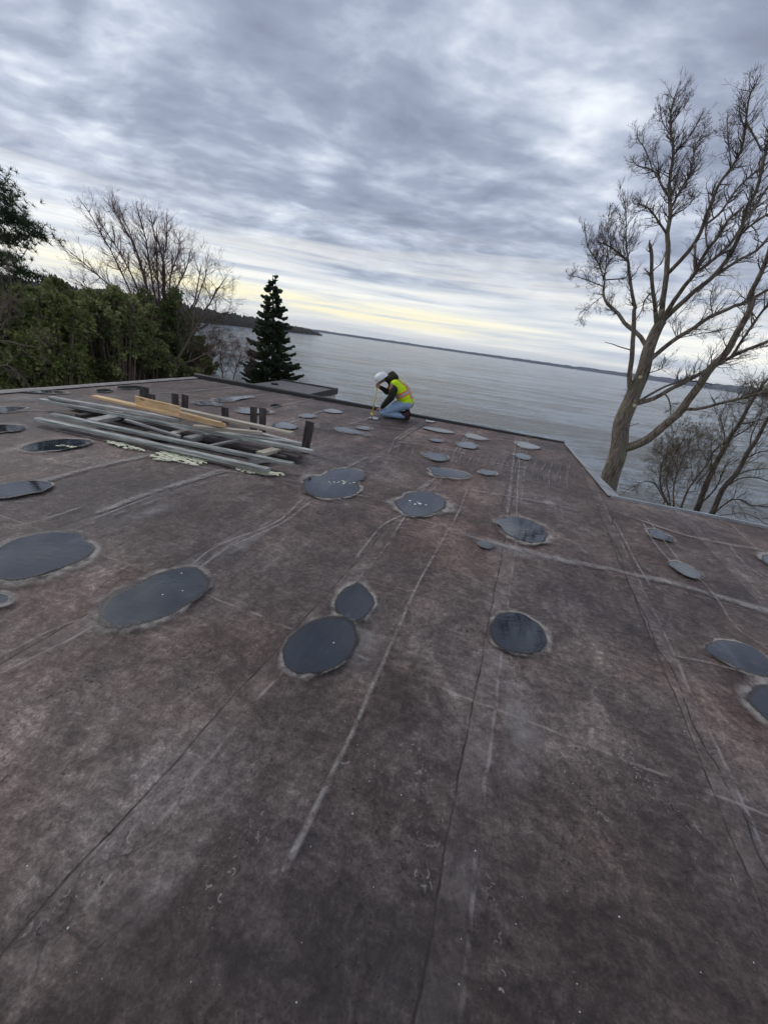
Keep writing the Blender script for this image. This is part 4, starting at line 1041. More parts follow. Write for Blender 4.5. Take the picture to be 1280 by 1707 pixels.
lb_('B2a', [(1089, 289), (1075, 249), (1063, 232), (1062, 215)], 2, .8, 'B2', .2, 8, .5, 2, .1, **UPK)
lb_('B2b', [(1100, 300), (1096, 270), (1090, 245)], 1.5, .8, 'B2', -.3, 9, .5, 2, .1, **UPK)
lb_('B3', [(1119, 350), (1134, 317), (1151, 286), (1156, 247), (1173, 218)], 4, 1.2, 'B', .7, 12, .6, 3, .15, **UPK)
lb_('B3a', [(1119, 360), (1135, 352), (1150, 340), (1158, 325)], 2, .8, 'B', -.5, 10, .5, 2, .15, **UPK)
lb_('B4', [(1122, 258), (1139, 238), (1159, 210), (1167, 193)], 2.8, .9, 'B', -.5, 9, .55, 2, .1, **UPK)
lb_('B5', [(1117, 225), (1104, 205), (1100, 190), (1098, 175)], 2, .8, 'B', .3, 9, .45, 2, .1, **UPK)
lb_('B6', [(1128, 200), (1140, 180), (1146, 165)], 1.6, .6, 'B', .3, 9, .45, 2, .1, **UPK)
lb_('Cc', [(1113, 458), (1145, 421), (1167, 387), (1181, 351), (1196, 311), (1218, 280), (1235, 247), (1243, 204), (1249, 162), (1260, 137)], 7, 1.3, 'B', -.9, 6, .65, 3, .3, **UPK)
lb_('C2', [(1172, 380), (1196, 359), (1218, 328), (1243, 300), (1280, 269), (1310, 250)], 4, 2, 'Cc', .8, 7, .65, 2, .1, **UPK)
lb_('C3', [(1218, 280), (1214, 245), (1212, 215), (1213, 190)], 2.2, .8, 'Cc', .4, 9, .55, 2, .1, **UPK)
lb_('C4', [(1243, 204), (1262, 235), (1270, 250), (1285, 225)], 2.5, 1.5, 'Cc', -.4, 6, .55, 2, .1, **UPK)
lb_('C5', [(1240, 215), (1232, 185), (1238, 165)], 1.6, .6, 'Cc', -.3, 10, .45, 2, .1, **UPK)
lb_('Dd', z5([(645, 140), (700, 50)])+[(1125, 497), (1139, 474), (1159, 452), (1179, 415), (1196, 395), (1212, 370), (1232, 350)], 9, 3, 'trunk', -1.0, 6, .65, 2, .4, **UPK)
lb_('D2', [(1159, 452), (1190, 432), (1225, 395), (1250, 355), (1280, 310), (1310, 280)], 6, 3, 'Dd', .8, 5, .7, 2, .1, **UPK)
lb_('D3', [(1179, 415), (1176, 390), (1180, 365), (1190, 340)], 3, 1, 'Dd', .5, 9, .5, 2, .1, **UPK)
lb_('D4', [(1190, 432), (1210, 420), (1222, 418)], 2.5, 1.5, 'D2', .2, 6, .5, 2, .1, **UPK)
lb_('Ee', z5([(650, 135), (720, 70), (790, 10)])+[(1162, 483), (1190, 457), (1218, 424), (1235, 384), (1243, 351), (1260, 317), (1269, 275), (1280, 232), (1290, 190)], 10, 3, 'trunk', .3, 5, .7, 3, .35, **UPK)
lb_('Ff', [(1184, 464), (1229, 435), (1257, 418), (1290, 385), (1320, 360)], 6, 3, 'Ee', .8, 5, .65, 2, .1, **UPK)
lb_('Gg', [(1235, 390), (1257, 373), (1290, 350)], 4, 2.5, 'Ee', -.6, 5, .6, 2, .1, **UPK)
lb_('G2', [(1242, 360), (1260, 345), (1290, 322)], 3, 2, 'Ee', .6, 5, .6, 2, .1, **UPK)
lb_('stub', [(1156, 451), (1157, 430), (1158, 405)], 5, 3.5, 'Dd', .1, 0)
lb_('H1', [(1187, 525), (1184, 495), (1190, 470)], 2, .8, 'L3', .4, 9, .6, 2, .1, **UPK)
lb_('H2', [(1128, 565), (1120, 540), (1150, 505), (1160, 490)], 1.6, .7, 'L3', -.5, 9, .6, 2, .1, **UPK)
lb_('H3', [(1128, 565), (1170, 555), (1210, 548), (1240, 540)], 1.6, .7, 'L3', .5, 8, .5, 2, .1, **UPK)
lb_('dead', z5([(450, 315), (400, 280), (350, 262), (308, 252)]), 2.4, .9, 'L4', -.2, 0)
lb_('tw1', z5([(560, 430), (640, 410), (650, 380), (700, 330)]), 2, .7, 'trunk', -.6, 8, .4, 2, .1, **UPK)
lb_('tw2', z5([(470, 750), (500, 735), (515, 728)]), 1.6, .8, 'trunk', -.2, 0)
for (x, y) in [(380, 800), (440, 590), (455, 560), (355, 940), (350, 880), (600, 230)]:
    q = far(*z5([(x, y)])[0], 10.3)
    for k in range(3): B.grow(q, Vector((B.rn.gauss(0, .6), -.3, B.rn.uniform(0, 1))), .18, .005, 1, up=.5, kids=2)
BT = empty('bare_tree', 'large leafless tree with forked furrowed trunk rising beyond the right roof corner', 'tree', root)
def finish(tr, root_obj, wm, tm, lm=None, woodname='trunk', crown='crown', leafname='leaves'):
    L0 = root_obj.location
    def b(mb, nm, m):
        if not mb.f: return None
        mb.v = [tuple(Vector(p)-L0) for p in mb.v]
        return mb.build(nm, m, root_obj, smooth=True)
    b(tr.wood, woodname, wm); b(tr.twig, crown, tm)
    if lm: b(tr.leaf, leafname, lm)
finish(B, BT, M['bark'], M['bark_twig'])
# sawn limb scars
for (x, y, r_) in [(522, 458, .03), (488, 626, .03)]:
    q = far(*z5([(x, y)])[0], 10.18 if x != 890 else 9.6); m_ = MB()
    dv = (Vector((0, 0, H))-q).normalized(); a = dv.orthogonal().normalized(); b = dv.cross(a)
    m_.tube([q-dv*.08-L_.get('z', Vector()), q, q+dv*.004], [r_*1.25, r_*1.1, r_*.8], 12)
    for i, p in enumerate(m_.v): m_.v[i] = tuple(Vector(p)-BT.location)
    m_.build('sawn_scar', M['cut'], BT)

# --- lower right trees
def small_tree(name, label, cat, D, seed, limbs, wm, tm, lm=None, group=None, budget=9000, base=None):
    T_ = Tree(D, seed); T_.budget = budget; first = None; ks = 1.0 if limbs[0][1][0][0] > 900 else 1.45
    pm = 641/D
    for (nm, pts, w0, w1, par, dd, dens, L, lvl, start, k) in limbs:
        kx = .60 if pts[0][0] > 900 else 1.0
        P3, rad = T_.limb(nm, pts, w0/2/pm*kx, w1/2/pm*kx, par, dd, n=7 if w0 > 5 else 5, sp=3, big=w0 > 2.6)
        if first is None: first = (P3[0], rad[0])
        elif par is None:
            g0 = P3[0]; g = Vector((first[0].x*.6+g0.x*.4, first[0].y, gh(g0.x, g0.y)-.2)); T_.wood.tube([g, g0+(P3[1]-g0)*.3], [rad[0]*1.3, rad[0]], 7)
        if dens: k = dict(k); k['minr'] = k.get('minr', .002)*ks; T_.clothe(P3, rad, dens/ks*(1.0 if ks > 1 else 1.4), L*ks, lvl, start, r=.010*ks, **k)
    b0 = first[0]; rt = Vector((b0.x, b0.y, gh(b0.x, b0.y)-.3))
    T_.wood.tube([rt, rt.lerp(b0, .5), b0+Vector((0, 0, .05))], [first[1]*1.6, first[1]*1.15, first[1]], 9)
    o = empty(name, label, cat, rt, group); finish(T_, o, wm, tm, lm)
    return o
TW = dict(up=.15, spread=.9, kids=4, wander=.42)
TWL = dict(up=.15, spread=.9, kids=4, wander=.42, lf=.08)
small_tree('bare_tree', 'dark leafless tree behind the right roof edge, curving up to the right', 'tree', 13.0, 5, [
  ('t', z5([(850, 1260), (920, 1080), (980, 940), (1040, 830), (1110, 730), (1180, 600), (1280, 470)]), 12, 5, None, 1.0, 3.5, .9, 2, .3, TW),
  ('a', z5([(1040, 830), (950, 900), (935, 990), (860, 1080)]), 5, 2, 't', -.4, 5, .7, 2, .1, TW),
  ('b', z5([(1110, 730), (1200, 720), (1280, 700)]), 4, 2, 't', .4, 5, .8, 2, .1, TW),
  ('c', z5([(1040, 830), (1120, 790), (1190, 740), (1220, 735)]), 3, 1.5, 't', -.5, 6, .6, 2, .1, TW),
  ('d', z5([(1000, 900), (1020, 800), (1000, 700), (1040, 600)]), 3, 1, 't', .6, 7, .7, 2, .1, TW),
  ('e', z5([(870, 1230), (960, 1120), (1020, 1000), (1060, 960)]), 4, 2, 't', .8, 5, .6, 2, .1, TW)],
  M['bark_dark'], M['bark_twig'], None, None, 14000)
small_tree('bare_tree', 'dark leafless tree at the far right with low arching branches over the roof edge', 'tree', 11.5, 6, [
  ('t', z5([(940, 1280), (1010, 1120), (1100, 1010), (1170, 890), (1240, 790), (1290, 690), (1380, 560)]), 11, 5, None, .8, 3, .8, 2, .3, TW),
  ('a', z5([(960, 1270), (1040, 1190), (1110, 1180), (1180, 1215), (1280, 1230), (1340, 1290)]), 3.5, 1.5, 't', -.5, 5, .5, 2, .1, dict(up=-.1, spread=.9, kids=3, wander=.4)),
  ('b', z5([(1010, 1120), (1100, 1060), (1200, 1050), (1300, 1090)]), 3.5, 1.5, 't', .3, 5, .5, 2, .1, dict(up=-.05, spread=.9, kids=3, wander=.4)),
  ('c', z5([(1060, 1050), (1150, 1010), (1290, 1000)]), 3, 1.5, 't', .5, 5, .6, 2, .1, TW),
  ('d', z5([(1120, 960), (1200, 910), (1300, 890)]), 3, 1.5, 't', -.4, 6, .6, 2, .1, TW),
  ('e', z5([(1170, 890), (1180, 800), (1230, 700), (1240, 600)]), 3, 1.2, 't', .5, 6, .7, 2, .1, TW),
  ('f', z5([(950, 1270), (1040, 1270), (1120, 1260), (1200, 1290), (1280, 1340)]), 2.5, 1, 't', -.5, 6, .4, 2, .1, dict(up=-.1, spread=.9, kids=3, wander=.4))],
  M['bark_dark'], M['bark_twig'], None, None, 14000)
small_tree('tangled_shrub', 'brown tangled shrub with vines and yellowish twigs right of the big trunk', 'shrub', 12.0, 7, [
  ('t', z5([(690, 1220), (650, 1130), (640, 1020), (660, 950), (710, 890)]), 5, 2, None, .3, 9, .55, 3, .1, TWL),
  ('b', z5([(760, 1240), (800, 1130), (850, 1070), (920, 970), (940, 880)]), 5, 2, None, .6, 8, .55, 3, .2, TWL),
  ('c', z5([(670, 1200), (620, 1100), (560, 1075), (490, 1100), (430, 1140)]), 3, 1, None, -.4, 5, .35, 2, .2, TW),
  ('d', z5([(720, 1230), (720, 1100), (760, 980), (800, 880), (830, 800)]), 4, 1.5, None, .8, 9, .6, 3, .2, TWL),
  ('e', z5([(700, 1220), (680, 1080), (700, 960), (760, 860), (800, 780)]), 3, 1.2, None, -.5, 10, .55, 3, .2, TWL),
  ('f', z5([(780, 1240), (700, 1190), (640, 1190), (600, 1200)]), 2, 1, None, -.5, 8, .4, 2, .1, TW)],
  M['bark_brown'], M['bark_brown'], M['lime'], None, 9000)
small_tree('leafing_branch_tree', 'sparse tree with yellow green young leaves at the right edge of the photo', 'tree', 15.0, 8, [
  ('t', [(1330, 900), (1310, 800), (1290, 700), (1280, 660), (1262, 655)], 7, 3, None, .3, 7, .6, 2, .5, dict(up=.1, spread=.8, kids=4, wander=.4, lf=.9)),
  ('b', [(1300, 720), (1320, 640), (1330, 560)], 5, 3, 't', .3, 5, .8, 2, .2, TWL)],
  M['bark_brown'], M['bark_brown'], M['lime'], None, 3000)
# --- low leafy/twiggy growth at the far edge right of the trunk
# --- left bare multi-stem tree
LK = dict(up=.35, spread=.75, kids=4, wander=.34, lf=.10, minr=.0014)
tips = [(140, 340), (165, 368), (200, 350), (228, 345), (252, 362), (278, 360), (300, 392), (318, 420), (118, 420), (130, 470), (185, 345)]
mids = [(215, 480), (225, 470), (238, 460), (250, 450), (262, 450), (272, 440), (285, 460), (295, 480), (205, 500), (195, 520), (232, 430)]
limbs = [('t', [(270, 640), (268, 600), (269, 565), (272, 520), (274, 481), (273, 440), (262, 395)], 6, 1.6, None, .2, 5, .9, 2, .5, LK)]
for i, (tp, md) in enumerate(zip(tips, mids)):
    st = (268-(i % 3)*1, 600-(i % 4)*16)
    limbs.append(('s%d' % i, [st, ((st[0]+md[0])/2+3, (st[1]+md[1])/2+8), md, ((md[0]*.5+tp[0]*.5)+4, (md[1]+tp[1])/2), tp], 3.0, .8, 't', random.Random(i).uniform(-1.5, 1.5), 15, .50, 2, .15, LK))
limbs.append(('r1', [(272, 600), (300, 560), (325, 500), (335, 450)], 4, 1, 't', .5, 5, .8, 2, .3, LK))
small_tree('bare_tree', 'tall many stemmed tree with sparse reddish leaves above the evergreen hedge at left', 'tree', 20.5, 31, limbs, M['bark_brown'], M['bark_red'], M['bud'], None, 45000)
small_tree('bare_tree', 'smaller pale barked leafless tree leaning right, between the hedge and the spruce', 'tree', 17.5, 32, [
  ('t', [(284, 640), (290, 612), (305, 585), (320, 557), (335, 530), (350, 506), (362, 480)], 5, 1.4, None, .3, 5, .8, 3, .3, TW),
  ('a', [(320, 557), (345, 540), (365, 525), (385, 520)], 3, 1, 't', .4, 8, .7, 3, .1, TW),
  ('b', [(350, 506), (365, 480), (378, 462)], 2, .8, 't', -.2, 7, .6, 2, .1, TW),
  ('c', [(290, 612), (320, 600), (345, 590), (370, 585)], 3, 1, 't', .2, 8, .6, 3, .1, TW),
  ('d', [(320, 557), (325, 510), (340, 470), (345, 450)], 2.5, .8, 't', .5, 6, .7, 2, .1, TW)],
  M['bark_brown'], M['bark_brown'], None, None, 8000)
small_tree('twiggy_shrub', 'fine leafless brush left of the spruce, lake showing through', 'shrub', 19.0, 33, [
  ('t', [(375, 650), (372, 625), (368, 600), (372, 570)], 2, .8, None, .2, 12, .7, 3, .1, TW),
  ('b', [(385, 650), (392, 620), (400, 600), (402, 585)], 2, .8, None, .4, 10, .5, 3, .1, TW),
  ('c', [(365, 650), (355, 620), (350, 590)], 2, .8, None, -.4, 10, .6, 3, .1, TW)],
  M['bark_red'], M['bark_red'], None, None, 6000)
small_tree('dead_shrub', 'brown dead brush with long bare branches at the left edge of the photo', 'shrub', 13.0, 34, [
  ('t', [(-60, 700), (-40, 620), (-20, 560), (10, 510), (30, 490)], 5, 1.5, None, .5, 5, .7, 2, .2, TW),
  ('b', [(-40, 600), (0, 570), (40, 575), (65, 578)], 3, 1, 't', -.3, 7, .5, 2, .3, TW),
  ('c', [(-60, 680), (-20, 600), (0, 540), (5, 500)], 4, 1, None, .3, 6, .6, 2, .2, TW),
  ('d', [(-50, 660), (0, 610), (30, 620), (55, 650)], 3, 1, 't', -.3, 7, .5, 2, .3, TW)],
  M['bark_brown'], M['bark_brown'], None, None, 6000)

# --- evergreens
def sprays(mb, c, rad, n, rn, size, droop=.0, jag=.5, flat=None):
    """n small leafy sprays through an ellipsoid volume, denser near the surface, in clumps"""
    k = 0
    clumps = []
    for i in range(max(6, n//60)):
        a = Vector((rn.gauss(0, 1), rn.gauss(0, 1), rn.gauss(0, 1))).normalized(); q = rn.uniform(.45, 1.0)
        clumps.append(Vector((a.x*rad[0]*q, a.y*rad[1]*q, a.z*rad[2]*q)))
    for i in range(n):
        b = rn.choice(clumps); sc_ = min(rad)*.20
        p = Vector(c)+b+Vector((rn.gauss(0, sc_), rn.gauss(0, sc_), rn.gauss(0, sc_)))
        out = Vector((b.x/rad[0], b.y/rad[1], b.z/rad[2]))*.6+Vector((rn.gauss(0, .5), rn.gauss(0, .5), rn.gauss(.25-droop, .5)))
        spray(mb, p, out.normalized(), size*rn.uniform(.6, 1.3), rn)
def spray(mb, p, d, s, rn):
    sd_ = d.cross(Vector((rn.gauss(0, 1), rn.gauss(0, 1), rn.gauss(0, 1)))).normalized()
    up = d.cross(sd_)
    # jagged frond: centre tip and two side leaflets
    a = p; b = p+d*s
    m1 = p+d*s*.45
    vs = [a, m1+sd_*s*.12, b, m1-sd_*s*.12, m1+sd_*s*.45+d*s*.22+up*s*.08, p+d*s*.2+sd_*s*.07, m1-sd_*s*.42+d*s*.25-up*s*.08, p+d*s*.2-sd_*s*.07, p+d*s*.62+sd_*s*.30+d*s*.15, p+d*s*.62-sd_*s*.28+d*s*.15]
    mb.add(vs, [(0, 1, 2, 3), (5, 4, 1), (7, 3, 6), (1, 8, 2), (3, 2, 9)])
def cedar(name, label, cat, D, seed, lobes, m, n, size, group=None, trunk_px=None):
    """lobes: (px, py, radius px x, radius px y)"""
    rn = random.Random(seed); fm = MB(); tm = MB(); pm = 641/D
    c0 = far(lobes[0][0], lobes[0][1], D); rt = Vector((c0.x, c0.y, gh(c0.x, c0.y)-.2))
    tot = sum(l[2]*l[3] for l in lobes)
    sub = []
    for (x, y, rx, ry) in lobes:
        sub.append((x, y, rx*.62, ry*.72))
        for k in range(7):
            a = rn.uniform(0, 6.28); q = rn.uniform(.45, .95); sub.append((x+math.cos(a)*rx*q, y-abs(math.sin(a))*ry*q+ry*.25*rn.random(), rx*rn.uniform(.16, .34), ry*rn.uniform(.22, .5)))
    tot = sum(l[2]*l[3] for l in sub)
    for (x, y, rx, ry) in sub:
        dd = D+rn.uniform(-1.2, 1.2); c = far(x, y, dd)
        r3 = (rx/pm, max(rx, 10)/pm*.8, ry/pm)
        sprays(fm, c, r3, int(2.6*n*rx*ry/tot), rn, size*.80)
        tm.tube([rt, rt.lerp(c, .5)+Vector((rn.uniform(-.1, .1), 0, 0)), c+Vector((0, 0, r3[2]*.6))], [.09, .05, .012], 6)
        for k in range(10):
            a = c+Vector((0, 0, rn.uniform(-.8, .5)*r3[2])); b = a+Vector((rn.uniform(-1, 1)*r3[0], rn.uniform(-1, 1)*r3[1], rn.uniform(0, .5)*r3[2]))*.9
            tm.tube([a, a.lerp(b, .5)+Vector((0, 0, .05)), b], [.02, .012, .005], 4)
    o = empty(name, label, cat, rt, group)
    for mb in (fm, tm): mb.v = [tuple(Vector(p)-rt) for p in mb.v]
    fm.build('crown', m, o); tm.build('trunk', M['bark_brown'], o, smooth=True)
    return o
CG = 'evergreens hedging the left side of the roof'
cedar('cedar', 'dark green cedar bush at the left edge of the photo beneath the pine boughs', 'evergreen', 17.5, 1, [(30, 560, 55, 60), (-20, 530, 55, 55), (45, 615, 60, 45), (20, 520, 45, 35), (-40, 600, 60, 70)], M['cedar_dark'], 5200, .17, CG)
cedar('cedar', 'brighter green cedar bush second from the left edge, low against the roof', 'evergreen', 15.8, 2, [(70, 600, 55, 50), (105, 570, 48, 50), (85, 530, 40, 40), (120, 625, 55, 35), (60, 640, 60, 25)], M['cedar'], 6000, .15, CG)
cedar('cedar', 'dark spired cedar rising above the hedge left of the tall bare tree', 'evergreen', 22, 3, [(97, 500, 22, 32), (92, 478, 9, 14), (105, 520, 28, 25), (118, 505, 14, 15)], M['cedar_dark'], 1500, .16, CG)
cedar('juniper', 'olive green juniper in the middle of the hedge, dense and rounded', 'evergreen', 17.2, 4, [(175, 560, 48, 48), (165, 525, 36, 30), (200, 515, 34, 28), (195, 600, 50, 42), (155, 620, 45, 30), (185, 495, 22, 14)], M['cedar_olive'], 6400, .15, CG)
cedar('juniper', 'olive juniper behind the stems of the tall bare tree', 'evergreen', 18.6, 5, [(232, 560, 40, 45), (238, 525, 32, 30), (225, 605, 42, 38), (255, 600, 35, 40)], M['cedar_olive'], 5200, .16, CG)
cedar('cedar', 'dark spired cedar at the right end of the hedge', 'evergreen', 20.5, 6, [(290, 520, 22, 30), (293, 498, 8, 16), (300, 555, 34, 32), (312, 590, 36, 34), (325, 615, 34, 24), (285, 590, 35, 40)], M['cedar_dark'], 5200, .16, CG)
cedar('cedar', 'low green cedar against the roof edge at the right end of the hedge', 'evergreen', 19, 7, [(300, 622, 40, 18), (340, 620, 20, 22), (265, 628, 40, 14)], M['cedar_olive'], 1900, .14, CG)
cedar('cedar', 'distant green cedar mass on the slope behind the hedge', 'evergreen', 28, 8, [(60, 500, 50, 16), (130, 515, 30, 20), (15, 500, 50, 18), (215, 515, 30, 16), (150, 500, 18, 12)], M['cedar_dark'], 3000, .26, CG)

# --- spruce
def spruce(px, ptop, pbot, D, halfw_px, seed, label):
    rn = random.Random(seed); pm = 641/D; top = far(px, ptop, D); low = far(px+2, pbot, D)
    rt = Vector((low.x, low.y, gh(low.x, low.y)-.2)); fm = MB(); tm = MB()
    Hc = top.z-low.z; Ht = top.z-rt.z
    tm.tube([rt, Vector((low.x, low.y, low.z)), Vector((top.x, top.y, top.z))], [.16, .11, .012], 8)
    lv = 34
    for i in range(lv):
        u = ((i+.4)/lv)**1.0
        z = top.z-.10-u*Hc*1.35+rn.uniform(-.04, .04)
        f_ = (top.z-z)/Hc
        R_ = (halfw_px/pm)*(1.12*min(f_, 1)**.85 if f_ < 1 else 1.05)+.03
        nb = 6+int(7*min(1, f_))
        a0 = rn.uniform(0, 6.28)
        for b in range(nb):
            a = a0+b*6.283/nb+rn.uniform(-.3, .3); L = R_*rn.choice((.6, .8, .95, 1.0, 1.2))*rn.uniform(.8, 1.05)
            zz = z+rn.uniform(-.26, .26); pts = []
            for q in range(6):
                v = q/5; pts.append(Vector((top.x+math.cos(a)*L*v, top.y+math.sin(a)*L*v, zz-.34*L*math.sin(v*1.9)+.22*L*v*v)))
            tm.tube(pts, [.016*(1-q/6)+.004 for q in range(6)], 4, cap=False)
            cnt = int(16+L*105)
            for s_ in range(cnt):
                v = rn.uniform(.2, 1.0); k = min(4, int(v*5)); p = pts[k].lerp(pts[k+1], v*5-k)
                side = Vector((-math.sin(a), math.cos(a), 0))*rn.choice((-1, 1))*rn.uniform(.2, 1)
                dd = (Vector((math.cos(a), math.sin(a), 0))*.9+side*.8+Vector((0, 0, rn.uniform(-.75, .15)))).normalized()
                spray(fm, p, dd, rn.uniform(.12, .26)*(1.15-.45*v), rn)
    o = empty('spruce', label, 'tree', rt)
    for mb in (fm, tm): mb.v = [tuple(Vector(p)-rt) for p in mb.v]
    fm.build('crown', M['spruce'], o); tm.build('trunk', M['bark_brown'], o, smooth=True)
spruce(455, 458, 636, 21.0, 40, 4, 'dark narrow spruce standing alone behind the lower roof section')

# --- pine boughs at far left
def pine():
    rn = random.Random(8); D = 17.0; tm = MB(); fm = MB()
    tr0 = far(-95, 640, D); rt = Vector((tr0.x, tr0.y, gh(tr0.x, tr0.y)-.2)); tp = far(-80, 120, D)
    tm.tube([rt, far(-90, 450, D), tp], [.22, .17, .04], 10)
    boughs = [((-92, 420), (-40, 370), (10, 355), (45, 375), (75, 400)), ((-92, 390), (-40, 345), (0, 330), (20, 350)), ((-90, 330), (-40, 310), (0, 310), (8, 322)), ((-90, 300), (-40, 290), (0, 282)),
              ((-92, 420), (-30, 400), (20, 395), (60, 392)), ((-92, 480), (-40, 450), (10, 440), (45, 458), (60, 462)), ((-92, 470), (-40, 440), (0, 425), (20, 430)), ((-90, 360), (-30, 380), (10, 400), (25, 412)),
              ((-92, 500), (-40, 470), (0, 462), (20, 466)), ((-92, 420), (-40, 390), (10, 370), (35, 372))]
    for bi, b in enumerate(boughs):
        dd = rn.uniform(-.8, .8); pts = catmull([far(x, y, D+dd*i/4) for i, (x, y) in enumerate(b)], 5); n = len(pts)
        tm.tube(pts, [.035*(1-i/n)+.006 for i in range(n)], 5, cap=False)
        L = sum((pts[i+1]-pts[i]).length for i in range(n-1))
        for k in range(int(L*62)):
            u = rn.uniform(.35, 1); i = min(n-2, int(u*(n-1))); p = pts[i].lerp(pts[i+1], u*(n-1)-i)
            p = p+Vector((rn.gauss(0, .16), rn.gauss(0, .3), rn.gauss(.0, .06)))
            for q in range(12):
                d_ = Vector((rn.gauss(.25, .6), rn.gauss(0, .6), rn.gauss(.35, .5))).normalized(); s = rn.uniform(.11, .20)
                sd_ = d_.orthogonal().normalized()*.008
                fm.add([p-sd_, p+sd_, p+d_*s], [(0, 1, 2)])
    o = empty('pine', 'pine whose dark needled boughs reach in from the left edge against the sky', 'tree', rt)
    for mb in (fm, tm): mb.v = [tuple(Vector(p)-rt) for p in mb.v]
    fm.build('crown', M['pine'], o); tm.build('trunk', M['bark_brown'], o, smooth=True)
pine()

# --- bare woods on the slope far left (one mass), undergrowth below the roof
wd = MB(); rn = random.Random(91); T_ = Tree(60, 3); T_.budget = 4200
for k in range(60):
    px = rn.uniform(-120, 330); D = rn.uniform(32, 75); g = far(px, 560, D); gz = gh(g.x, g.y)
    base = Vector((g.x, g.y, gz)); hh = rn.uniform(3.0, 4.8) * (1 if px < 330 else .7)
    T_.grow(base, Vector((rn.gauss(0, .1), rn.gauss(0, .1), 1)), hh*.75, .10, 2, up=.5, spread=.55, kids=6, seg=5, wander=.15, minr=.012)
o = T_.twig.build('bare_woods', M['bark_brown']); tag(o, 'mass of leafless brown woodland on the slope behind the hedge', 'woods', None, 'stuff')
un = MB(); rn = random.Random(92)
for k in range(5200):
    if rn.random() < .5: x = rn.uniform(-16, -7.5); y = rn.uniform(0, 24)
    else: x = rn.uniform(-8, 16); y = rn.uniform(12.5, 30)
    p = Vector((x, y, gh(x, y)+rn.uniform(0, .7))); spray(un, p, Vector((rn.gauss(0, .5), rn.gauss(0, .5), 1)).normalized(), rn.uniform(.2, .5), rn)
tag(un.build('undergrowth', M['cedar_olive']), 'low tangled undergrowth on the bank below the roof', 'undergrowth', None, 'stuff')

# ------------------------------------------------------------------ the kneeling worker
def fabric(name, c, var=.25, sc=30, rough=.85):
    return simple(name, tuple(q*(1-var) for q in c), tuple(min(1, q*(1+var)) for q in c), sc, rough, .003, spec=.25)
M['jacket'] = fabric('dark_green_jacket', (.022, .026, .018))
M['hood'] = fabric('olive_hood', (.030, .034, .018), .6, 40)
M['hivis'] = fabric('hi_vis_yellow', (.62, .92, .02), .10, 12)
M['orange'] = fabric('orange_tape', (.90, .26, .06), .12, 30)
M['silver'] = simple('silver_tape', (.34, .32, .33), (.50, .48, .48), 30, .35, .001)
M['denim'] = fabric('light_denim', (.30, .42, .58), .22, 26)
M['boot'] = fabric('maroon_boot', (.06, .028, .034), .35, 30, .6)
M['sole'] = fabric('dark_sole', (.02, .02, .02), .3, 30)
M['helmet'] = simple('white_hard_hat', (.66, .68, .72), (.82, .83, .85), 8, .35, .0005, spec=.5)
M['skin'] = fabric('skin', (.36, .20, .14), .1, 20, .6)
M['glove'] = fabric('dark_glove', (.045, .02, .035), .3, 30)
M['rod'] = simple('yellow_rod_paint', (.62, .50, .08), (.78, .66, .16), 10, .5)
def blob(name, chains, m, parent, vox=.012, smooth=3):
    """continuous surface from tapered capsules merged by a voxel remesh"""
    bm = bmesh.new()
    for ch in chains:
        for i in range(len(ch)-1):
            (a, ra), (b, rb) = ch[i], ch[i+1]; a = Vector(a); b = Vector(b); n = max(1, int((b-a).length/(min(ra, rb)*.45)))
            for k in range(n+1):
                u = k/n; p = a.lerp(b, u); r_ = ra+(rb-ra)*u
                bmesh.ops.create_icosphere(bm, subdivisions=2, radius=r_, matrix=Matrix.Translation(p))
    me = bpy.data.meshes.new(name); bm.to_mesh(me); bm.free()
    o = bpy.data.objects.new(name, me); C.objects.link(o)
    r_ = o.modifiers.new('r', 'REMESH'); r_.mode = 'VOXEL'; r_.voxel_size = vox
    s_ = o.modifiers.new('s', 'SMOOTH'); s_.iterations = smooth; s_.factor = .5
    dg = bpy.context.evaluated_depsgraph_get(); me2 = bpy.data.meshes.new_from_object(o.evaluated_get(dg))
    o.modifiers.clear(); o.data = me2; me2.materials.clear(); me2.materials.append(m)
    me2.polygons.foreach_set('use_smooth', [True]*len(me2.polygons))
    o.parent = parent
    return o
pb = at(657, 696)
PER = empty('person', 'kneeling worker in white hard hat, yellow vest, dark jacket and light jeans', 'person', (pb.x, pb.y, .006), rz=R(4))
PER.scale = (1.14, 1.12, 1.0)
# local: -x forward (toward the left), z up, y away from camera
J = dict(hip=(.17, 0, .33), waist=(.13, 0, .47), chest=(.02, 0, .64), neck=(-.17, 0, .80), head=(-.33, 0, .79))
KN = (-.25, .085); FT = (.22, .09)
hands_near = (-.30, -.17, .20)
def finger(p, d, L, r_): p = Vector(p); d = Vector(d).normalized(); return [(p, r_), (p+d*L*.5, r_*.95), (p+d*L*.85+Vector((0, 0, -L*.25)), r_*.8)]
hn = Vector((-.285, -.15, .185)); hf = Vector((-.375, -.035, .635))
fing = []
for k in range(4): fing.append(finger(hn+Vector((-.035, -.03+.019*k, -.01)), (-1, 0, -.55), [.055, .065, .06, .045][k], .0095))
fing.append(finger(hn+Vector((-.01, .04, 0)), (-.7, .6, -.4), .045, .0105))
for k in range(4):   # far hand wrapped round the rod
    z = .605+.021*k; fing.append([((-.365, -.055, z), .0095), ((-.405, -.068, z), .0095), ((-.43, -.045, z), .009), ((-.418, -.018, z), .0085)])
fing.append([((-.37, -.03, .68), .011), ((-.395, -.045, .705), .010), ((-.408, -.04, .72), .009)])
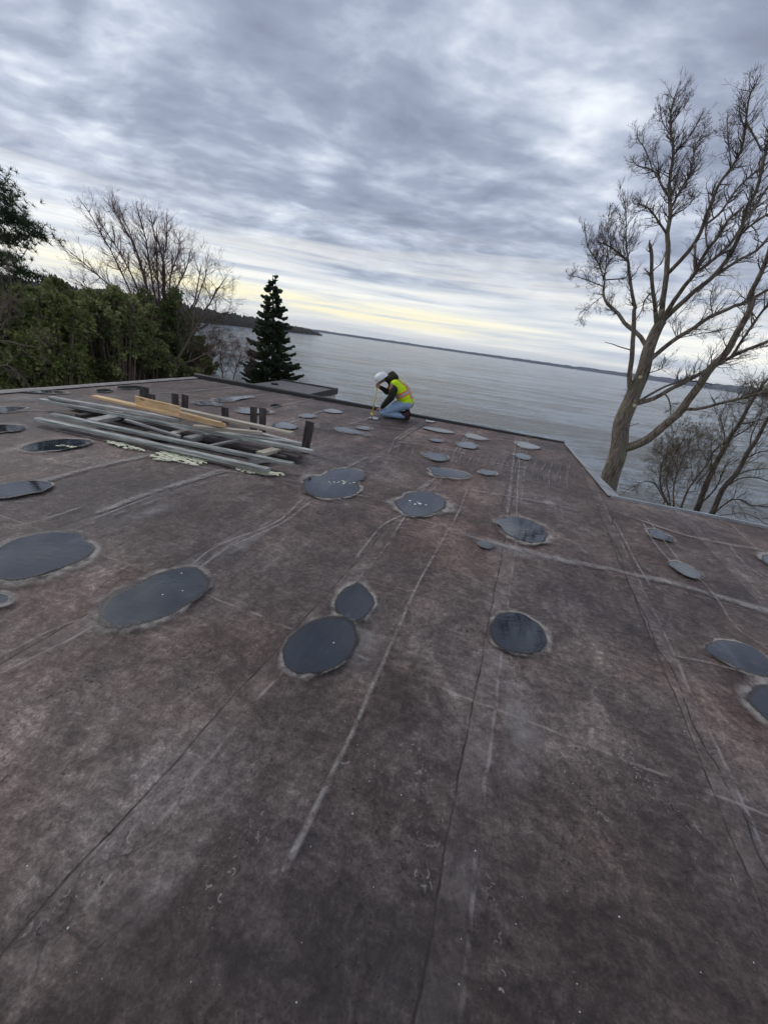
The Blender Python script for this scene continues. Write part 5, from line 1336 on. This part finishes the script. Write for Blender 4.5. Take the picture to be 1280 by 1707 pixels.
body = blob('body', [
  [((.17, .0, .33), .12), ((.10, 0, .50), .115), ((.0, 0, .66), .125), ((-.12, 0, .75), .09), ((-.20, 0, .80), .055), ((-.28, 0, .80), .055)],
  [((-.30, 0, .80), .080), ((-.355, 0, .775), .085), ((-.375, 0, .74), .072), ((-.385, 0, .705), .045)],     # head, face tipped down
  [((-.435, 0, .735), .012), ((-.452, 0, .722), .013)],                    # nose
  [((-.335, -.084, .77), .017), ((-.34, -.086, .76), .014)], [((-.335, .084, .77), .017), ((-.34, .086, .76), .014)],
  [((-.12, -.15, .70), .06), ((-.14, -.21, .46), .045), ((-.26, -.165, .22), .030), (hn, .028)],
  [((-.12, .15, .70), .06), ((-.20, .20, .50), .045), ((-.34, .03, .60), .030), (hf, .028)],
  [((.15, -.09, .30), .09), ((-.24, -.09, .10), .065), ((.20, -.09, .075), .045), ((.25, -.09, .10), .04)],
  [((.15, .09, .30), .09), ((-.24, .09, .10), .065), ((.20, .09, .075), .045), ((.25, .09, .10), .04)],
 ]+fing, M['skin'], PER, .0085, 2)
# eyes on the face
ey = MB()
for s_ in (-1, 1): ey = MB(); ey.tube([(-.436, s_*.03, .762), (-.443, s_*.03, .758)], [.010, .004], 8); ey.build('eye', M['sole'], PER)
jeans = blob('jeans', [
  [((.18, -.085, .33), .125), ((.02, -.10, .25), .105), ((-.235, -.105, .092), .082), ((-.22, -.10, .078), .075), ((.06, -.095, .070), .066), ((.17, -.09, .075), .060)],
  [((.18, .085, .33), .125), ((.02, .10, .25), .105), ((-.235, .105, .092), .082), ((-.22, .10, .078), .075), ((.06, .095, .070), .066), ((.17, .09, .075), .060)],
  [((.18, 0, .34), .13), ((.15, 0, .42), .13)]], M['denim'], PER, .011, 3)
jk = blob('jacket', [
  [((.17, 0, .36), .140), ((.12, 0, .48), .145), ((.03, 0, .62), .152), ((-.08, 0, .72), .13), ((-.17, 0, .78), .085), ((-.235, 0, .80), .072)],
  [((.12, -.07, .48), .12), ((.0, -.09, .64), .12), ((-.09, -.13, .70), .09)], [((.12, .07, .48), .12), ((.0, .09, .64), .12), ((-.09, .13, .70), .09)],
  [((-.06, -.14, .68), .075), ((-.10, -.205, .57), .078), ((-.125, -.222, .45), .074), ((-.20, -.20, .33), .063), ((-.262, -.168, .225), .047)],
  [((-.08, .15, .69), .088), ((-.16, .21, .54), .070), ((-.20, .20, .50), .066), ((-.28, .10, .56), .052), ((-.345, .0, .605), .043)]], M['jacket'], PER, .012, 3)
hood = blob('hood', [[((-.10, -.05, .855), .075), ((-.15, 0, .885), .085), ((-.10, .05, .855), .075), ((-.16, .04, .86), .07)], [((-.16, -.06, .82), .068), ((-.24, -.07, .80), .045)], [((-.16, .06, .82), .068), ((-.24, .07, .80), .045)], [((-.10, 0, .83), .09), ((-.19, 0, .845), .075)]], M['hood'], jk, .011, 2)
vest = blob('safety_vest', [
  [((.195, 0, .375), .166), ((.14, 0, .48), .172), ((.045, 0, .62), .178), ((-.05, 0, .70), .145), ((-.11, 0, .745), .105)],
  [((.17, -.07, .39), .130), ((.12, -.08, .48), .130), ((.01, -.095, .63), .128), ((-.07, -.12, .72), .105)], [((.17, .07, .39), .130), ((.12, .08, .48), .130), ((.01, .095, .63), .128), ((-.07, .12, .72), .105)]], M['hivis'], PER, .011, 3)
# tape bands: rings sampled on the vest surface by shrinking toward its axis
from mathutils.bvhtree import BVHTree
bvh = BVHTree.FromPolygons([v.co for v in vest.data.vertices], [tuple(p.vertices) for p in vest.data.polygons])
def band(c, nrm, wd_, m, name, a0=0, a1=6.283, off=.004, k=40):
    c = Vector(c); nrm = Vector(nrm).normalized(); u = nrm.orthogonal().normalized(); v = nrm.cross(u); mb = MB(); rows = []
    for i in range(k+1):
        a = a0+(a1-a0)*i/k; d_ = u*math.cos(a)+v*math.sin(a); row = []
        for q in (-.5, 0, .5):
            o_ = c+nrm*wd_*q; hit = bvh.ray_cast(o_+d_*.6, -d_)
            if hit[0] is None: row = None; break
            row.append(hit[0]+d_*off)
        rows.append(row)
    for i in range(k):
        if rows[i] and rows[i+1] and (rows[i][1]-rows[i+1][1]).length < .12:
            mb.add(rows[i]+rows[i+1], [(0, 1, 4, 3), (1, 2, 5, 4)])
    if mb.f: mb.build(name, m, vest, smooth=True)
ax = (-.55, 0, .83)
band((.085, 0, .53), ax, .105, M['orange'], 'orange_stripe'); band((.085, 0, .53), ax, .05, M['silver'], 'reflective_stripe', off=.0065)
for s_ in (-1, 1):
    band((-.005, s_*.095, .62), (0, 1, 0), .07, M['orange'], 'orange_stripe', off=.008); band((-.005, s_*.095, .62), (0, 1, 0), .036, M['silver'], 'reflective_stripe', off=.0105)
# boots
for s_ in (-1, 1):
    bt = blob('boot', [[((.135, s_*.09, .085), .060), ((.20, s_*.09, .10), .062), ((.245, s_*.09, .13), .052), ((.25, s_*.09, .17), .045)], [((.235, s_*.09, .12), .055), ((.245, s_*.09, .05), .048), ((.215, s_*.09, .045), .045)]], M['boot'], PER, .011, 2)
    sm_ = MB()
    pr = [(.245, .22), (.275, .215), (.300, .16), (.300, .06), (.285, .012), (.245, .006), (.26, .05), (.275, .12), (.262, .19)]
    vs = [(x, s_*.09+y, z) for y in (-.043, .043) for x, z in pr]; n = len(pr)
    sm_.add(vs, [(i, (i+1) % n, n+(i+1) % n, n+i) for i in range(n)]+[tuple(range(n)), tuple(range(2*n-1, n-1, -1))])
    sm_.build('boot_sole', M['sole'], bt)
# hard hat, tipped forward with its brim toward the roof
hm = MB(); nu, nv = 28, 9; 
fd = Vector((-.72, 0, -.69)).normalized(); upv = Vector((-.69, 0, .72)).normalized(); hc = Vector((-.345, 0, .79))
vs = []
for j in range(nv+1):
    ph = j/nv*math.pi/2
    for i in range(nu):
        a = 2*math.pi*i/nu; r_ = math.cos(ph); rid = 1+.035*max(0, 1-abs(math.sin(a))*3)*math.sin(ph*2)
        vs.append(hc+(fd*math.cos(a)*.145*r_+Vector((0, 1, 0))*math.sin(a)*.118*r_)*rid+upv*.125*math.sin(ph)*rid)
o_ = len(vs)
for k, (e, dz) in enumerate(((1.0, 0), (1.10, -.012), (1.10, -.018), (.96, -.006))):
    for i in range(nu):
        a = 2*math.pi*i/nu; fe = e+(.26 if k in (1, 2) else 0)*max(0, math.cos(a))**2
        vs.append(hc+fd*math.cos(a)*.145*fe+Vector((0, 1, 0))*math.sin(a)*.118*e+upv*dz)
fs = [(j*nu+i, j*nu+(i+1) % nu, (j+1)*nu+(i+1) % nu, (j+1)*nu+i) for j in range(nv) for i in range(nu)]
fs += [(o_+j*nu+i, o_+(j+1)*nu+i, o_+(j+1)*nu+(i+1) % nu, o_+j*nu+(i+1) % nu) for j in range(3) for i in range(nu)]
hm.add(vs, fs); hm.build('hard_hat', M['helmet'], PER, smooth=True)
# rod: stands on the roof, its top in the far hand
mw = Matrix.Translation(PER.location) @ Matrix.Rotation(R(4), 4, 'Z') @ Matrix.Diagonal((1.14, 1.12, 1.0, 1.0))
tp = mw @ Vector((-.395, -.045, .74)); ft = mw @ Vector((-.445, -.055, .0))
rm = MB(); rm.tube([ft, ft.lerp(tp, .5), tp], [.013, .013, .013], 10)
rb = at(625, 683)
RO = empty('measuring_rod', 'thin yellow rod held upright by the kneeling worker, foot on the roof', 'rod', ft)
rm.v = [tuple(Vector(p)-ft) for p in rm.v]; rm.build('shaft', M['rod'], RO, smooth=True)
bs = MB(); bs.tube([(0, 0, .001), (0, 0, .03), (0, 0, .05)], [.035, .03, .014], 12); bs.build('foot', M['rod'], RO)

# ------------------------------------------------------------------ haze over the lake
HZ = True
if HZ:
    hb = MB(); hb.box((0, 0, 60), (22000, 22000, 150)); 
    t = mat('lake_air'); pv = t.n.new('ShaderNodeVolumePrincipled'); pv.inputs['Color'].default_value = (.80, .87, 1, 1); pv.inputs['Density'].default_value = .00005
    t.l.new(pv.outputs[0], t.out.inputs['Volume']); tag(hb.build('haze', t.mat), kind='stuff')
